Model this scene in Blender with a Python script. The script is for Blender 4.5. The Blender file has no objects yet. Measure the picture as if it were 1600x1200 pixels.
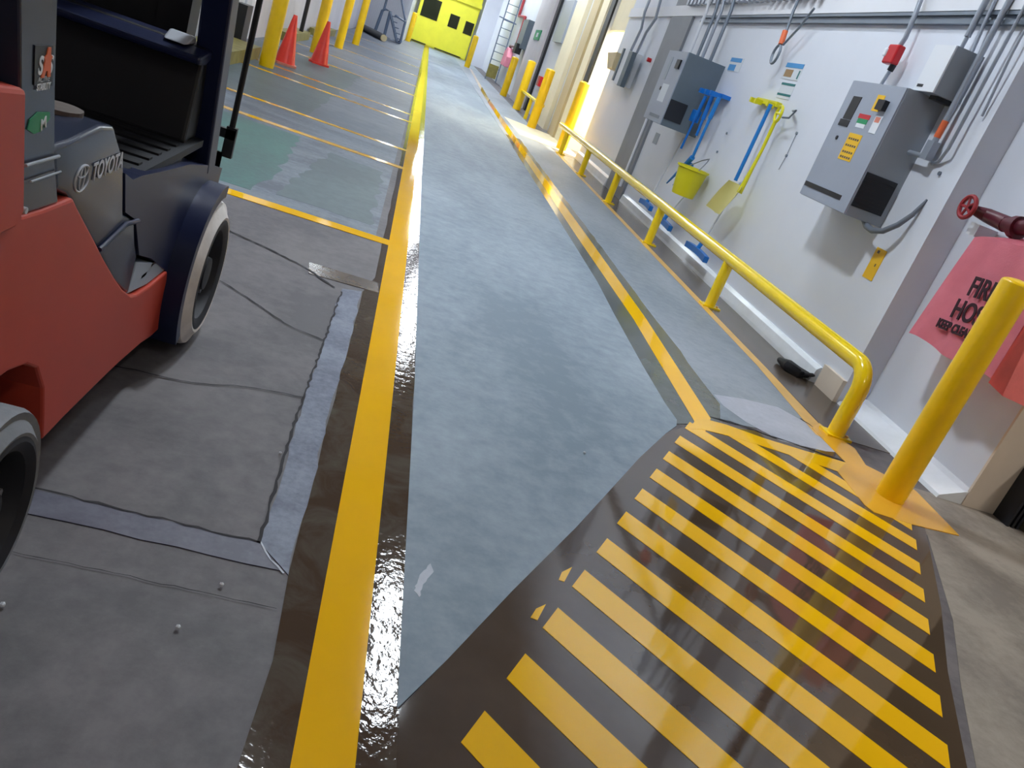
import bpy, bmesh, math, random
from mathutils import Vector, Matrix
random.seed(7)
PI = math.pi
SC = bpy.context.scene
COL = SC.collection

# ---------------------------------------------------------------- camera
cam_data = bpy.data.cameras.new('camera')
cam = bpy.data.objects.new('camera', cam_data)
COL.objects.link(cam)
cam_data.sensor_fit = 'HORIZONTAL'
cam_data.sensor_width = 36.0
cam_data.lens = 28.91
cam_data.clip_start = 0.03
cam_data.clip_end = 200
cam.matrix_world = Matrix(((0.937125, -0.275329, -0.214457, 0.000000), (-0.090244, 0.402424, -0.910995, 0.000000), (0.337126, 0.873069, 0.352274, 1.300000), (0.000000, 0.000000, 0.000000, 1.000000)))
SC.camera = cam

# ---------------------------------------------------------------- world, exposure
world = bpy.data.worlds.new('world'); SC.world = world
world.use_nodes = True
world.node_tree.nodes['Background'].inputs[0].default_value = (0.55, 0.62, 0.75, 1)
world.node_tree.nodes['Background'].inputs[1].default_value = 0.25
SC.view_settings.view_transform = 'Standard'
SC.view_settings.look = 'None'
SC.view_settings.gamma = 1
SC.view_settings.use_curve_mapping = False
SC.view_settings.exposure = 0.45
LAMP = 34.0          # radiance of the ceiling lamp diffusers
SC.cycles.max_bounces = 7
SC.cycles.caustics_reflective = False
SC.cycles.sample_clamp_indirect = 6

# ---------------------------------------------------------------- materials
def srgb(r, g, b):
    f = lambda c: (c/255/12.92) if c/255 <= 0.04045 else ((c/255+0.055)/1.055)**2.4
    return (f(r), f(g), f(b), 1)
def mat(name, col, rough=0.5, metal=0.0, var=0.0, vscale=3.0, bump=0.0, bscale=40.0, coat=0.0, col2=None, emis=None, estr=0, spec=0.5, detail=5, alpha=1, trans=0, vcon=(0.35, 0.65), distort=0.0):
    m = bpy.data.materials.new(name); m.use_nodes = True
    nt = m.node_tree; N = nt.nodes; L = nt.links
    b = N['Principled BSDF']
    b.inputs['Base Color'].default_value = col
    b.inputs['Roughness'].default_value = rough
    b.inputs['Metallic'].default_value = metal
    b.inputs['Specular IOR Level'].default_value = spec
    b.inputs['Coat Weight'].default_value = coat
    b.inputs['Coat Roughness'].default_value = 0.03
    if trans: b.inputs['Transmission Weight'].default_value = trans
    if emis:
        b.inputs['Emission Color'].default_value = emis
        b.inputs['Emission Strength'].default_value = estr
    tc = N.new('ShaderNodeTexCoord')
    if var or col2:
        n = N.new('ShaderNodeTexNoise'); n.inputs['Scale'].default_value = vscale; n.inputs['Detail'].default_value = detail
        n.inputs['Roughness'].default_value = 0.62; n.inputs['Distortion'].default_value = distort
        L.new(tc.outputs['Object'], n.inputs['Vector'])
        r = N.new('ShaderNodeValToRGB')
        r.color_ramp.elements[0].position = vcon[0]; r.color_ramp.elements[1].position = vcon[1]
        if col2 is None:
            c1 = tuple(c*(1-var) for c in col[:3])+(1,); c2 = tuple(min(1, c*(1+var)) for c in col[:3])+(1,)
        else: c1, c2 = col, col2
        r.color_ramp.elements[0].color = c1; r.color_ramp.elements[1].color = c2
        L.new(n.outputs['Fac'], r.inputs['Fac']); L.new(r.outputs['Color'], b.inputs['Base Color'])
    if bump:
        n2 = N.new('ShaderNodeTexNoise'); n2.inputs['Scale'].default_value = bscale; n2.inputs['Detail'].default_value = 3
        L.new(tc.outputs['Object'], n2.inputs['Vector'])
        bp = N.new('ShaderNodeBump'); bp.inputs['Strength'].default_value = bump; bp.inputs['Distance'].default_value = 0.01
        L.new(n2.outputs['Fac'], bp.inputs['Height']); L.new(bp.outputs['Normal'], b.inputs['Normal'])
        if coat: L.new(bp.outputs['Normal'], b.inputs['Coat Normal'])
    return m
M = {}
def concrete(name, a, b_, rough, vs, streak=(1, 1), spec=0.5):
    """two-scale stained concrete; streak stretches the stains"""
    m = bpy.data.materials.new(name); m.use_nodes = True
    nt = m.node_tree; N = nt.nodes; L = nt.links; p = N['Principled BSDF']
    p.inputs['Specular IOR Level'].default_value = spec
    tc = N.new('ShaderNodeTexCoord'); mp = N.new('ShaderNodeMapping'); mp.inputs['Scale'].default_value = (streak[0], streak[1], 1)
    L.new(tc.outputs['Object'], mp.inputs['Vector'])
    n1 = N.new('ShaderNodeTexNoise'); n1.inputs['Scale'].default_value = vs; n1.inputs['Detail'].default_value = 9; n1.inputs['Roughness'].default_value = 0.6; n1.inputs['Distortion'].default_value = 0.4
    L.new(mp.outputs['Vector'], n1.inputs['Vector'])
    n2 = N.new('ShaderNodeTexNoise'); n2.inputs['Scale'].default_value = vs*9; n2.inputs['Detail'].default_value = 8; n2.inputs['Roughness'].default_value = 0.7
    L.new(tc.outputs['Object'], n2.inputs['Vector'])
    mx = N.new('ShaderNodeMix'); mx.data_type = 'FLOAT'; mx.inputs[0].default_value = 0.35
    L.new(n1.outputs['Fac'], mx.inputs[2]); L.new(n2.outputs['Fac'], mx.inputs[3])
    r = N.new('ShaderNodeValToRGB'); r.color_ramp.elements[0].position = 0.41; r.color_ramp.elements[1].position = 0.59
    r.color_ramp.elements[0].color = a; r.color_ramp.elements[1].color = b_
    L.new(mx.outputs[0], r.inputs['Fac']); L.new(r.outputs['Color'], p.inputs['Base Color'])
    mr = N.new('ShaderNodeMapRange'); mr.inputs[3].default_value = rough*0.85; mr.inputs[4].default_value = min(1, rough*1.2)
    L.new(n1.outputs['Fac'], mr.inputs[0]); L.new(mr.outputs[0], p.inputs['Roughness'])
    bp = N.new('ShaderNodeBump'); bp.inputs['Strength'].default_value = 0.12; bp.inputs['Distance'].default_value = 0.006
    L.new(n2.outputs['Fac'], bp.inputs['Height']); L.new(bp.outputs['Normal'], p.inputs['Normal'])
    return m
M['conc_left'] = concrete('concrete_left', srgb(80, 77, 80), srgb(108, 104, 105), 0.62, 1.6)
M['conc_slab'] = concrete('concrete_slab', srgb(116, 130, 142), srgb(148, 160, 170), 0.58, 1.1, (1, .35), 0.3)
M['conc_walk'] = concrete('concrete_walk', srgb(122, 133, 143), srgb(150, 158, 167), 0.5, 1.4, (1, .35))
M['conc_tan'] = concrete('concrete_tan', srgb(118, 111, 104), srgb(148, 140, 130), 0.6, 2.2)
M['conc_far'] = concrete('concrete_far', srgb(88, 96, 108), srgb(116, 122, 132), 0.5, 0.6, (.3, 1), 0.35)
M['conc_bay'] = concrete('concrete_bay', srgb(70, 78, 92), srgb(110, 120, 130), 0.5, 2.5, (.5, 1.4))
M['filler'] = concrete('joint_filler', srgb(68, 76, 100), srgb(108, 116, 134), 0.45, 5)
M['filler_dark'] = concrete('joint_filler_dark', srgb(76, 76, 92), srgb(98, 98, 112), 0.5, 5)
M['smooth_patch'] = concrete('smooth_patch', srgb(160, 166, 178), srgb(180, 184, 196), 0.4, 2)
M['green_floor'] = concrete('green_floor', srgb(42, 82, 84), srgb(58, 108, 102), 0.45, 2.2, (1, .4))
M['green_dull'] = concrete('green_floor_dull', srgb(58, 74, 82), srgb(82, 98, 102), 0.45, 1.2, (.5, 1), 0.4)
M['crack'] = mat('crack', srgb(36, 34, 38), 0.8)
M['dark_epoxy'] = mat('dark_epoxy', srgb(76, 62, 48), 0.06, var=0.18, vscale=2.2, bump=0.03, bscale=7, spec=1.0)
M['dark_epoxy_rough'] = mat('dark_epoxy_rough', srgb(72, 56, 42), 0.06, col2=srgb(90, 84, 74), vscale=6, bump=0.10, bscale=34, spec=0.5, vcon=(.42, .72), distort=1.0)
M['dark_margin'] = mat('dark_margin', srgb(86, 92, 90), 0.16, var=0.15, vscale=6, bump=0.03, bscale=20)
M['brown_margin'] = mat('brown_margin', srgb(90, 78, 68), 0.2, var=0.25, vscale=5, bump=0.03, bscale=20)
M['line'] = mat('line_paint', srgb(242, 184, 20), 0.05, var=0.04, vscale=1.4, bump=0.010, bscale=14, spec=0.4)
M['line_far'] = mat('line_paint_worn', srgb(214, 160, 30), 0.16, var=0.15, vscale=5, bump=0.05, bscale=20, spec=0.6)
M['line_old'] = mat('line_paint_old', srgb(224, 176, 84), 0.28, var=0.08, vscale=6)
M['hazard'] = mat('hazard_paint', srgb(244, 188, 14), 0.06, var=0.04, vscale=1.4, bump=0.022, bscale=8, spec=1.0)
M['pad'] = mat('pad_paint', srgb(228, 170, 50), 0.12, var=0.05, vscale=3, bump=0.03, bscale=10, spec=0.6)
M['yellow_pipe'] = mat('yellow_pipe', srgb(252, 216, 4), 0.2, var=0.04, vscale=4, coat=0.3)
M['yellow_post'] = mat('yellow_post', srgb(246, 200, 8), 0.28, var=0.06, vscale=4)
M['yellow_plastic'] = mat('yellow_plastic', srgb(214, 206, 22), 0.4)
M['pale_yellow'] = mat('pale_yellow_plastic', srgb(238, 230, 160), 0.4)
M['yellow_door'] = mat('yellow_door', srgb(246, 240, 66), 0.4, var=0.03)
M['wall'] = mat('white_panel', srgb(214, 219, 229), 0.38, var=0.03, vscale=0.6)
M['wall2'] = mat('white_panel_far', srgb(220, 222, 228), 0.4, var=0.04, vscale=0.4)
M['wall_left'] = mat('white_panel_left', srgb(196, 192, 196), 0.5, var=0.08, vscale=0.7)
M['cream'] = mat('cream_panel', srgb(212, 200, 184), 0.6, var=0.04, vscale=3)
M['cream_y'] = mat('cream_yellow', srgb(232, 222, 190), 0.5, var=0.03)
M['tan'] = mat('tan_steel', srgb(196, 180, 140), 0.5, var=0.05)
M['kick'] = mat('white_kick', srgb(226, 232, 238), 0.25, var=0.05, vscale=5)
M['grey_col'] = mat('grey_column_paint', srgb(126, 130, 136), 0.5, var=0.05)
M['panel_grey'] = mat('cabinet_grey', srgb(152, 160, 174), 0.35, var=0.03)
M['panel_side'] = mat('cabinet_side', srgb(146, 155, 165), 0.4, var=0.03)
M['panel_dark'] = mat('cabinet_dark', srgb(92, 104, 114), 0.4, var=0.05)
M['black'] = mat('black_plastic', srgb(18, 20, 26), 0.4)
M['vent'] = mat('vent_black', srgb(26, 30, 38), 0.6)
M['chrome'] = mat('galvanised', srgb(150, 155, 162), 0.35, metal=0.7)
M['conduit'] = mat('conduit', srgb(158, 166, 178), 0.32, metal=0.35)
M['rubber_grey'] = mat('grey_flex', srgb(110, 118, 130), 0.5)
M['red'] = mat('red_plastic', srgb(190, 24, 34), 0.35)
M['valve_red'] = mat('valve_red', srgb(150, 40, 48), 0.45, var=0.2, vscale=20)
M['maroon'] = mat('maroon_pipe', srgb(88, 26, 40), 0.4, var=0.15)
M['orange'] = mat('orange_tape', srgb(226, 108, 62), 0.5)
M['pink'] = mat('pink_cloth', srgb(254, 156, 172), 0.75, var=0.07, vscale=6, bump=0.1, bscale=120)
M['coral'] = mat('coral_cloth', srgb(246, 130, 128), 0.75, var=0.07, vscale=6, bump=0.1, bscale=120)
M['ink'] = mat('black_ink', srgb(50, 18, 34), 0.7)
M['blue'] = mat('blue_plastic', srgb(0, 104, 190), 0.35)
M['blue2'] = mat('light_blue_plastic', srgb(30, 122, 200), 0.35)
M['white'] = mat('white_plastic', srgb(222, 226, 232), 0.4)
M['label_yellow'] = mat('label_yellow', srgb(236, 186, 30), 0.5)
M['label_green'] = mat('label_green', srgb(24, 140, 90), 0.5)
M['label_teal'] = mat('label_teal', srgb(30, 110, 110), 0.5)
M['label_blue'] = mat('label_blue', srgb(60, 140, 200), 0.5)
M['label_brown'] = mat('label_brown', srgb(150, 120, 80), 0.5)
M['label_pale'] = mat('label_pale', srgb(206, 212, 218), 0.5)
M['cone'] = mat('cone_orange', srgb(226, 58, 44), 0.4, var=0.08, vscale=5)
M['cone_base'] = mat('cone_base', srgb(214, 130, 110), 0.5)
M['fl_orange'] = mat('forklift_orange', srgb(186, 66, 48), 0.42, var=0.05, vscale=2, spec=0.35)
M['fl_navy'] = mat('forklift_navy', srgb(24, 32, 64), 0.36, var=0.1, vscale=3, spec=0.35)
M['fl_grey'] = mat('forklift_grey', srgb(50, 57, 76), 0.24, var=0.06, vscale=3)
M['fl_step'] = mat('forklift_step', srgb(160, 174, 190), 0.4)
M['fl_black'] = mat('forklift_black', srgb(14, 14, 18), 0.5)
M['fl_mat'] = mat('forklift_mat', srgb(26, 28, 36), 0.6)
M['tyre_white'] = mat('tyre_white', srgb(216, 212, 208), 0.7, var=0.1, vscale=12, bump=0.2, bscale=30)
M['tyre_grey'] = mat('tyre_grey', srgb(120, 124, 130), 0.65, var=0.12, vscale=10, bump=0.2, bscale=30)
M['hub'] = mat('wheel_hub', srgb(22, 24, 32), 0.6, var=0.2, vscale=8)
M['silver'] = mat('silver_letter', srgb(188, 194, 204), 0.35)
M['brown'] = mat('brown_lid', srgb(96, 84, 76), 0.6)
M['steel_blue'] = mat('steel_blue', srgb(96, 112, 136), 0.45)
M['dark_glass'] = mat('dark_glass', srgb(36, 40, 24), 0.12)
M['olive'] = mat('olive_paint', srgb(128, 120, 60), 0.5, var=0.25, vscale=5)
M['timber'] = mat('weathered_timber', srgb(112, 106, 84), 0.8, var=0.25, vscale=7)
M['deck'] = mat('steel_deck', srgb(176, 182, 192), 0.3, metal=0.55)
M['strut'] = mat('steel_strut', srgb(122, 132, 144), 0.4, metal=0.4)
M['ceiling'] = mat('ceiling_deck', srgb(150, 154, 162), 0.6, var=0.1, vscale=1)
M['lamp'] = mat('lamp_diffuser', (1, 1, 1, 1), 0.5, emis=(0.86, 0.93, 1.0, 1), estr=LAMP)
M['lamp_bay'] = mat('high_bay_lens', (1, 1, 1, 1), 0.5, emis=(0.86, 0.93, 1.0, 1), estr=210)
M['fill_soft'] = mat('fill_diffuser_cream', (1, 1, 1, 1), 0.5, emis=(1.0, 0.93, 0.85, 1), estr=27)  # emitter for the added fill lights behind and right of the camera
M['fill_warm'] = mat('fill_diffuser_warm', (1, 1, 1, 1), 0.5, emis=(1.0, 0.86, 0.60, 1), estr=45)  # emitter for the fill light added behind the doorway

# ---------------------------------------------------------------- mesh helpers
def new_bm(): return bmesh.new()
def box(bm, x0, x1, y0, y1, z0, z1, mi=0):
    vs = [bm.verts.new((x, y, z)) for z in (z0, z1) for y in (y0, y1) for x in (x0, x1)]
    for f in ((0, 2, 3, 1), (4, 5, 7, 6), (0, 1, 5, 4), (2, 6, 7, 3), (0, 4, 6, 2), (1, 3, 7, 5)):
        bm.faces.new([vs[i] for i in f]).material_index = mi
    return vs
def prism(bm, pts, axis, a, b):
    """closed outline extruded along an axis. axis 'x': pts=(y,z); 'y': pts=(x,z); 'z': pts=(x,y)"""
    def P(p, t):
        return {'x': (t, p[0], p[1]), 'y': (p[0], t, p[1]), 'z': (p[0], p[1], t)}[axis]
    A = [bm.verts.new(P(p, a)) for p in pts]; B = [bm.verts.new(P(p, b)) for p in pts]
    n = len(pts)
    bm.faces.new(A); bm.faces.new(B[::-1])
    for i in range(n): bm.faces.new((A[i], B[i], B[(i+1) % n], A[(i+1) % n]))
    bmesh.ops.recalc_face_normals(bm, faces=bm.faces[:])
def tube(bm, path, r, seg=14, cap=True, radii=None):
    P = [Vector(p) for p in path]; rings = []
    up = None
    for i, p in enumerate(P):
        t = (P[min(i+1, len(P)-1)] - P[max(i-1, 0)]).normalized()
        if up is None:
            up = Vector((0, 0, 1)) if abs(t.z) < 0.9 else Vector((1, 0, 0))
        u = (up - t*up.dot(t)).normalized(); v = t.cross(u); up = u
        rr = radii[i] if radii else r
        rings.append([bm.verts.new(p + (u*math.cos(2*PI*k/seg) + v*math.sin(2*PI*k/seg))*rr) for k in range(seg)])
    for a, b in zip(rings, rings[1:]):
        for k in range(seg): bm.faces.new((a[k], a[(k+1) % seg], b[(k+1) % seg], b[k]))
    if cap: bm.faces.new(rings[0][::-1]); bm.faces.new(rings[-1])
def lathe(bm, prof, c=(0, 0, 0), axis='z', seg=32):
    """profile of (radius, height) revolved"""
    rings = []
    for r, h in prof:
        ring = []
        for k in range(seg):
            a = 2*PI*k/seg; u, v = r*math.cos(a), r*math.sin(a)
            q = {'z': (u, v, h), 'x': (h, u, v), 'y': (u, h, v)}[axis]
            ring.append(bm.verts.new((c[0]+q[0], c[1]+q[1], c[2]+q[2])))
        rings.append(ring)
    for a, b in zip(rings, rings[1:]):
        for k in range(seg): bm.faces.new((a[k], a[(k+1) % seg], b[(k+1) % seg], b[k]))
    bm.faces.new(rings[0][::-1]); bm.faces.new(rings[-1])
    bmesh.ops.recalc_face_normals(bm, faces=bm.faces[:])
def obj(name, bm, m, parent=None, smooth=False, bevel=0, mats=None, seg=2):
    if bevel:
        ed = [e for e in bm.edges if len(e.link_faces) == 2 and e.calc_face_angle(0) > 0.5]
        bmesh.ops.bevel(bm, geom=ed, offset=bevel, segments=seg, profile=0.5, affect='EDGES', clamp_overlap=True)
    me = bpy.data.meshes.new(name); bm.to_mesh(me); bm.free()
    for mm in (mats or [m]): me.materials.append(M[mm])
    if smooth:
        for p in me.polygons: p.use_smooth = True
        try: me.set_sharp_from_angle(angle=math.radians(40))
        except Exception: pass
    o = bpy.data.objects.new(name, me); COL.objects.link(o)
    if parent is not None:
        o.parent = parent
        o.matrix_parent_inverse = Matrix.Translation(-wpos(parent)) if parent.type == 'EMPTY' or parent.get('_moved') else Matrix.Identity(4)
    return o
def wpos(o):
    v = Vector(o.location)
    return v
def tag(o, label=None, cat=None, group=None, kind=None):
    if label: o['label'] = label
    if cat: o['category'] = cat
    if group: o['group'] = group
    if kind: o['kind'] = kind
    return o
def thing(name, label, cat, loc=(0, 0, 0), group=None):
    o = bpy.data.objects.new(name, None); COL.objects.link(o); o.location = loc; o.empty_display_size = 0.1
    return tag(o, label, cat, group)
def struct(name, bm, m, parent=None, **k):
    o = obj(name, bm, m, parent, **k)
    if parent is None: o['kind'] = 'structure'
    return o
def copy_thing(src, loc, label, group=None):
    def cp(o, par):
        c = o.copy(); COL.objects.link(c); c.parent = par
        for ch in o.children: cp(ch, c)
        return c
    r = cp(src, None); r.location = loc; r['label'] = label
    if group: r['group'] = group
    return r
def text(name, s, size, origin, right, up, m, parent, depth=0.0008, align='LEFT', sx=1.0, bold=0.0):
    cu = bpy.data.curves.new(name, 'FONT'); cu.body = s; cu.size = size; cu.extrude = depth; cu.align_x = align; cu.offset = bold
    to = bpy.data.objects.new(name, cu); COL.objects.link(to)
    bpy.context.view_layer.update()
    me = bpy.data.meshes.new_from_object(to.evaluated_get(bpy.context.evaluated_depsgraph_get()))
    COL.objects.unlink(to); bpy.data.objects.remove(to)
    R = Vector(right).normalized(); U = Vector(up).normalized(); Nn = R.cross(U)
    O = Vector(origin)
    for v in me.vertices:
        v.co = O + R*v.co.x*sx + U*v.co.y + Nn*v.co.z
    me.materials.clear(); me.materials.append(M[m])
    o = bpy.data.objects.new(name, me); COL.objects.link(o); o.parent = parent
    if parent.type == 'EMPTY': o.matrix_parent_inverse = Matrix.Translation(-wpos(parent))
    return o
def plate(pts, z0, z1): bm = new_bm(); prism(bm, pts, 'z', z0, z1); return bm
def arc(cx, cy, r, a0, a1, n):
    return [(cx+r*math.cos(math.radians(a0+(a1-a0)*i/n)), cy+r*math.sin(math.radians(a0+(a1-a0)*i/n))) for i in range(n+1)]
def jag(pts, amp, step, seed=1):
    """roughen an outline"""
    rnd = random.Random(seed); out = []
    for i, p in enumerate(pts):
        q = pts[(i+1) % len(pts)]; d = math.dist(p, q); n = max(1, int(d/step))
        for k in range(n):
            t = k/n; out.append((p[0]+(q[0]-p[0])*t + (rnd.uniform(-amp, amp) if k else 0), p[1]+(q[1]-p[1])*t + (rnd.uniform(-amp, amp) if k else 0)))
    return out

# ================================================================= FLOOR
YF = 50.0
bm = new_bm(); box(bm, -6, 8, -5, YF, -0.15, 0.0)
floor = struct('floor', bm, 'conc_left')
def fl(name, pts, m, z=0.002, label=None):
    o = obj(name, plate(pts, -0.01, z), m, floor)
    if label: o['label'] = label
    return o
# left bays beyond the first cross line
fl('bay_slab', [(-2.8, 5.15), (0.05, 5.15), (0.05, 9.1), (-2.8, 9.1)], 'conc_bay', 0.0012, 'scuffed dark concrete bay')
fl('far_slab', [(-2.8, 9.1), (0.07, 9.1), (0.07, 49), (-2.8, 49)], 'conc_far', 0.0010)
fl('green_paint', jag([(-2.7, 5.3), (-0.76, 5.3), (-0.72, 5.9), (-0.80, 7.75), (-2.7, 7.75)], 0.03, .12), 'green_floor', 0.0018, 'worn green floor paint')
fl('green_paint', jag([(-2.7, 9.2), (-0.95, 9.2), (-0.9, 15.9), (-2.7, 15.9)], 0.05, .2, 3), 'green_dull', 0.0016, 'dull worn green floor paint')
fl('bay_patch', jag([(-0.62, 5.4), (0.0, 5.4), (-0.02, 7.4), (-0.5, 7.5)], 0.03, .1, 5), 'green_dull', 0.0018)
# centre aisle slab
fl('aisle_slab', [(0.335, 1.333), (0.453, 1.518), (0.644, 1.836), (0.911, 2.263), (1.324, 2.961), (1.543, 3.303), (1.64, 3.44), (1.665, 3.52), (1.655, 3.7), (1.66, 4.2), (1.69, 5.16), (1.725, 5.93), (1.745, 8.8), (1.75, 14), (1.76, 49), (0.32, 49), (0.325, 7), (0.342, 3.05)], 'conc_slab', 0.0035, 'bluish grey concrete aisle slab')
# dark glossy strip beside the lane line
fl('joint_strip', jag([(0.02, 0.6), (0.34, 0.6), (0.34, 49), (0.06, 49), (0.10, 12), (0.10, 4.3), (0.055, 4.0), (0.047, 1.7), (0.06, 1.4)], 0.004, .25), 'dark_epoxy_rough', 0.0025, 'dark glossy sealed joint strip')
fl('lane_line', [(0.137, 0.6), (0.258, 0.6), (0.262, 49), (0.137, 49)], 'line', 0.0045, 'wide yellow lane line')
# left cross lines
for k, (y, w, x0) in enumerate([(5.10, .13, -2.6), (7.95, .13, -2.6), (9.1, .12, -2.6), (11.75, .14, -2.6), (12.7, .12, -2.6), (16.0, .14, -2.6), (18.3, .12, -2.6), (21.6, .14, -2.6), (25.5, .14, -2.6), (30.5, .15, -2.6)]):
    fl('bay_line', [(x0, y-w/2), (0.138, y-w/2), (0.138, y+w/2), (x0, y+w/2)], 'line' if k == 0 else 'line_far', 0.0035)
# trench fill and cracks on the left slab
fl('trench_fill', jag([(-0.045, 3.95), (0.05, 4.0), (0.054, 3.1), (0.043, 2.6), (0.05, 2.08), (0.047, 1.69), (-0.042, 1.79), (-0.038, 2.1), (-0.053, 2.67), (-0.045, 3.18)], 0.006, .07, 9), 'filler', 0.003, 'bluish filled trench')
fl('trench_fill', jag([(-1.4, 1.70), (0.028, 1.70), (-0.042, 1.79), (-1.4, 1.80)], 0.004, .08, 4), 'filler_dark', 0.0029)
fl('wet_patch', [(-0.245, 4.21), (-0.222, 4.03), (0.134, 4.06), (0.12, 4.22)], 'brown_margin', 0.0031, 'brown glossy patch')
def crack(pts, w, seed, z=0.0042, m='crack', name='crack'):
    rnd = random.Random(seed); P = []
    for a, b in zip(pts, pts[1:]):
        n = max(2, int(math.dist(a, b)/0.03))
        for k in range(n):
            t = k/n; P.append((a[0]+(b[0]-a[0])*t+rnd.uniform(-.004, .004), a[1]+(b[1]-a[1])*t+rnd.uniform(-.004, .004)))
    P.append(pts[-1]); L_, R_ = [], []
    for i, p in enumerate(P):
        a = P[max(0, i-1)]; b = P[min(len(P)-1, i+1)]; d = Vector((b[0]-a[0], b[1]-a[1])).normalized(); n = (-d.y, d.x)
        ww = w*rnd.uniform(.4, 1.1)/2
        L_.append((p[0]+n[0]*ww, p[1]+n[1]*ww)); R_.append((p[0]-n[0]*ww, p[1]-n[1]*ww))
    bm = new_bm()
    lv = [bm.verts.new((x, y, z)) for x, y in L_]; rv = [bm.verts.new((x, y, z)) for x, y in R_]
    for i in range(len(P)-1): bm.faces.new((rv[i], rv[i+1], lv[i+1], lv[i]))
    return obj(name, bm, m, floor)
crack([(-0.72, 3.62), (-0.543, 3.557), (-0.363, 3.416), (-0.204, 3.272), (-0.05, 3.225)], 0.010, 1)
crack([(-0.8, 2.5), (-0.58, 2.526), (-0.404, 2.544), (-0.253, 2.62), (-0.051, 2.663)], 0.007, 2)
crack([(-1.3, 1.80), (-0.59, 1.795), (-0.042, 1.79)], 0.009, 3)
crack([(-0.042, 1.79), (-0.055, 2.3), (-0.053, 2.67), (-0.047, 3.18), (-0.043, 3.9)], 0.010, 4)
crack([(-0.75, 4.35), (-0.45, 4.22), (-0.25, 4.10), (-0.08, 3.93)], 0.018, 5)
crack([(-0.042, 1.79), (0.0, 1.73), (0.035, 1.69)], 0.006, 6, m='silver', name='joint_edge')
crack([(-1.0, 1.56), (-0.35, 1.56), (0.04, 1.56)], 0.003, 7)
# right-hand walkway
fl('walkway_slab', [(1.76, 3.8), (2.02, 3.7), (2.70, 3.87), (2.73, 4.3), (2.74, 49), (1.76, 49)], 'conc_walk', 0.0030, 'grey concrete walkway')
fl('line_margin', jag([(1.64, 3.46), (1.95, 3.64), (2.06, 3.95), (2.06, 15), (1.78, 15), (1.70, 5.5), (1.66, 4.4)], 0.008, .2, 8), 'dark_margin', 0.0033, 'dark margin beside the walkway line')
fl('walkway_line', [(1.700, 3.44), (1.80, 3.46), (1.907, 3.677), (1.963, 5.26), (1.975, 7.67), (1.975, 10), (1.985, 15.5), (2.05, 24), (2.35, 40), (2.25, 40), (1.93, 24), (1.845, 15.5), (1.843, 10), (1.832, 7.5), (1.838, 5.15), (1.777, 3.563)], 'line', 0.0045, 'yellow walkway edge line')
fl('smooth_patch', [(2.07, 4.085), (2.286, 4.165), (2.542, 4.213), (2.72, 4.042), (2.749, 3.766), (2.613, 3.707), (2.315, 3.658), (2.158, 3.789), (2.078, 3.938)], 'smooth_patch', 0.0038, 'pale smooth cement patch')
crack([(1.908, 3.699), (2.071, 3.715), (2.251, 3.687), (2.475, 3.668), (2.692, 3.636)], 0.018, 11, z=0.0052)
crack([(2.703, 3.635), (2.701, 3.799), (2.709, 4.019), (2.654, 4.127)], 0.016, 12, z=0.0052)
fl('wall_gutter', [(2.80, 4.0), (3.22, 4.0), (3.22, 15), (2.80, 15)], 'brown_margin', 0.0032, 'dark glossy strip along the wall')
fl('rail_line', [(2.70, 3.9), (2.785, 4.05), (2.80, 5), (2.80, 15), (2.735, 15), (2.725, 5), (2.66, 3.93)], 'line_old', 0.0045, 'thin faded yellow line under the guard rail')
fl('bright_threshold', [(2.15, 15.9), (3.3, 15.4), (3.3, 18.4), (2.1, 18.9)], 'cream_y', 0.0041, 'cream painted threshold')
fl('tan_slab', [(1.9, 0.6), (8, 0.6), (8, 3.56), (2.98, 3.56), (2.85, 3.4), (2.80, 3.0), (2.45, 2.30), (2.20, 1.9), (1.97, 1.5), (1.55, 0.75)], 'conc_tan', 0.0015, 'tan stained concrete')
# hatched crossing
fl('hatch_base', [(0.34, 1.333), (0.453, 1.518), (0.644, 1.836), (0.911, 2.263), (1.324, 2.961), (1.543, 3.303), (1.70, 3.47), (1.95, 3.62), (2.70, 3.87), (2.95, 3.55), (2.90, 3.2), (2.723, 2.87), (2.441, 2.367), (2.187, 1.958), (1.951, 1.526), (1.4, 0.6), (0.34, 0.6)], 'dark_epoxy', 0.0036, 'dark glossy sealed hatch ground')
D = Vector((0.806, -0.852))
TL0, TR0 = Vector((1.621, 3.322)), Vector((2.427, 2.470))
sL, sR = Vector((-0.1208, -0.2163)), Vector((-0.1235, -0.2185))
wv = Vector((-0.0590, -0.1010))
def stripe(i, tl=None, tr=None):
    a = TL0 + sL*i if tl is None else Vector(tl); b = TR0 + sR*i if tr is None else Vector(tr)
    pts = [tuple(a), tuple(b), tuple(b+wv), tuple(a+wv)]
    fl('hazard_stripe', pts, 'hazard', 0.0050)
def onstripe(i, p):
    a = TL0 + sL*i; d = (TR0 + sR*i - a).normalized(); return a + d*((Vector(p)-a).dot(d))
for i in range(-1, 13): stripe(i)
stripe(-2, tl=onstripe(-2, (1.905, 3.518)))
stripe(-3, tl=onstripe(-3, (2.305, 3.568)), tr=(2.772, 3.10))
stripe(-4, tl=onstripe(-4, (2.584, 3.487)), tr=onstripe(-4, (2.565, 3.207)))
fl('hazard_border', [(1.795, 3.595), (1.877, 3.644), (1.992, 3.653), (2.185, 3.621), (2.43, 3.616), (2.692, 3.623), (2.657, 3.465), (2.549, 3.462), (2.429, 3.479), (2.268, 3.494), (2.135, 3.503), (1.944, 3.505), (1.791, 3.486), (1.701, 3.434)], 'hazard', 0.0055, 'curved yellow border of the hatching')
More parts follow.
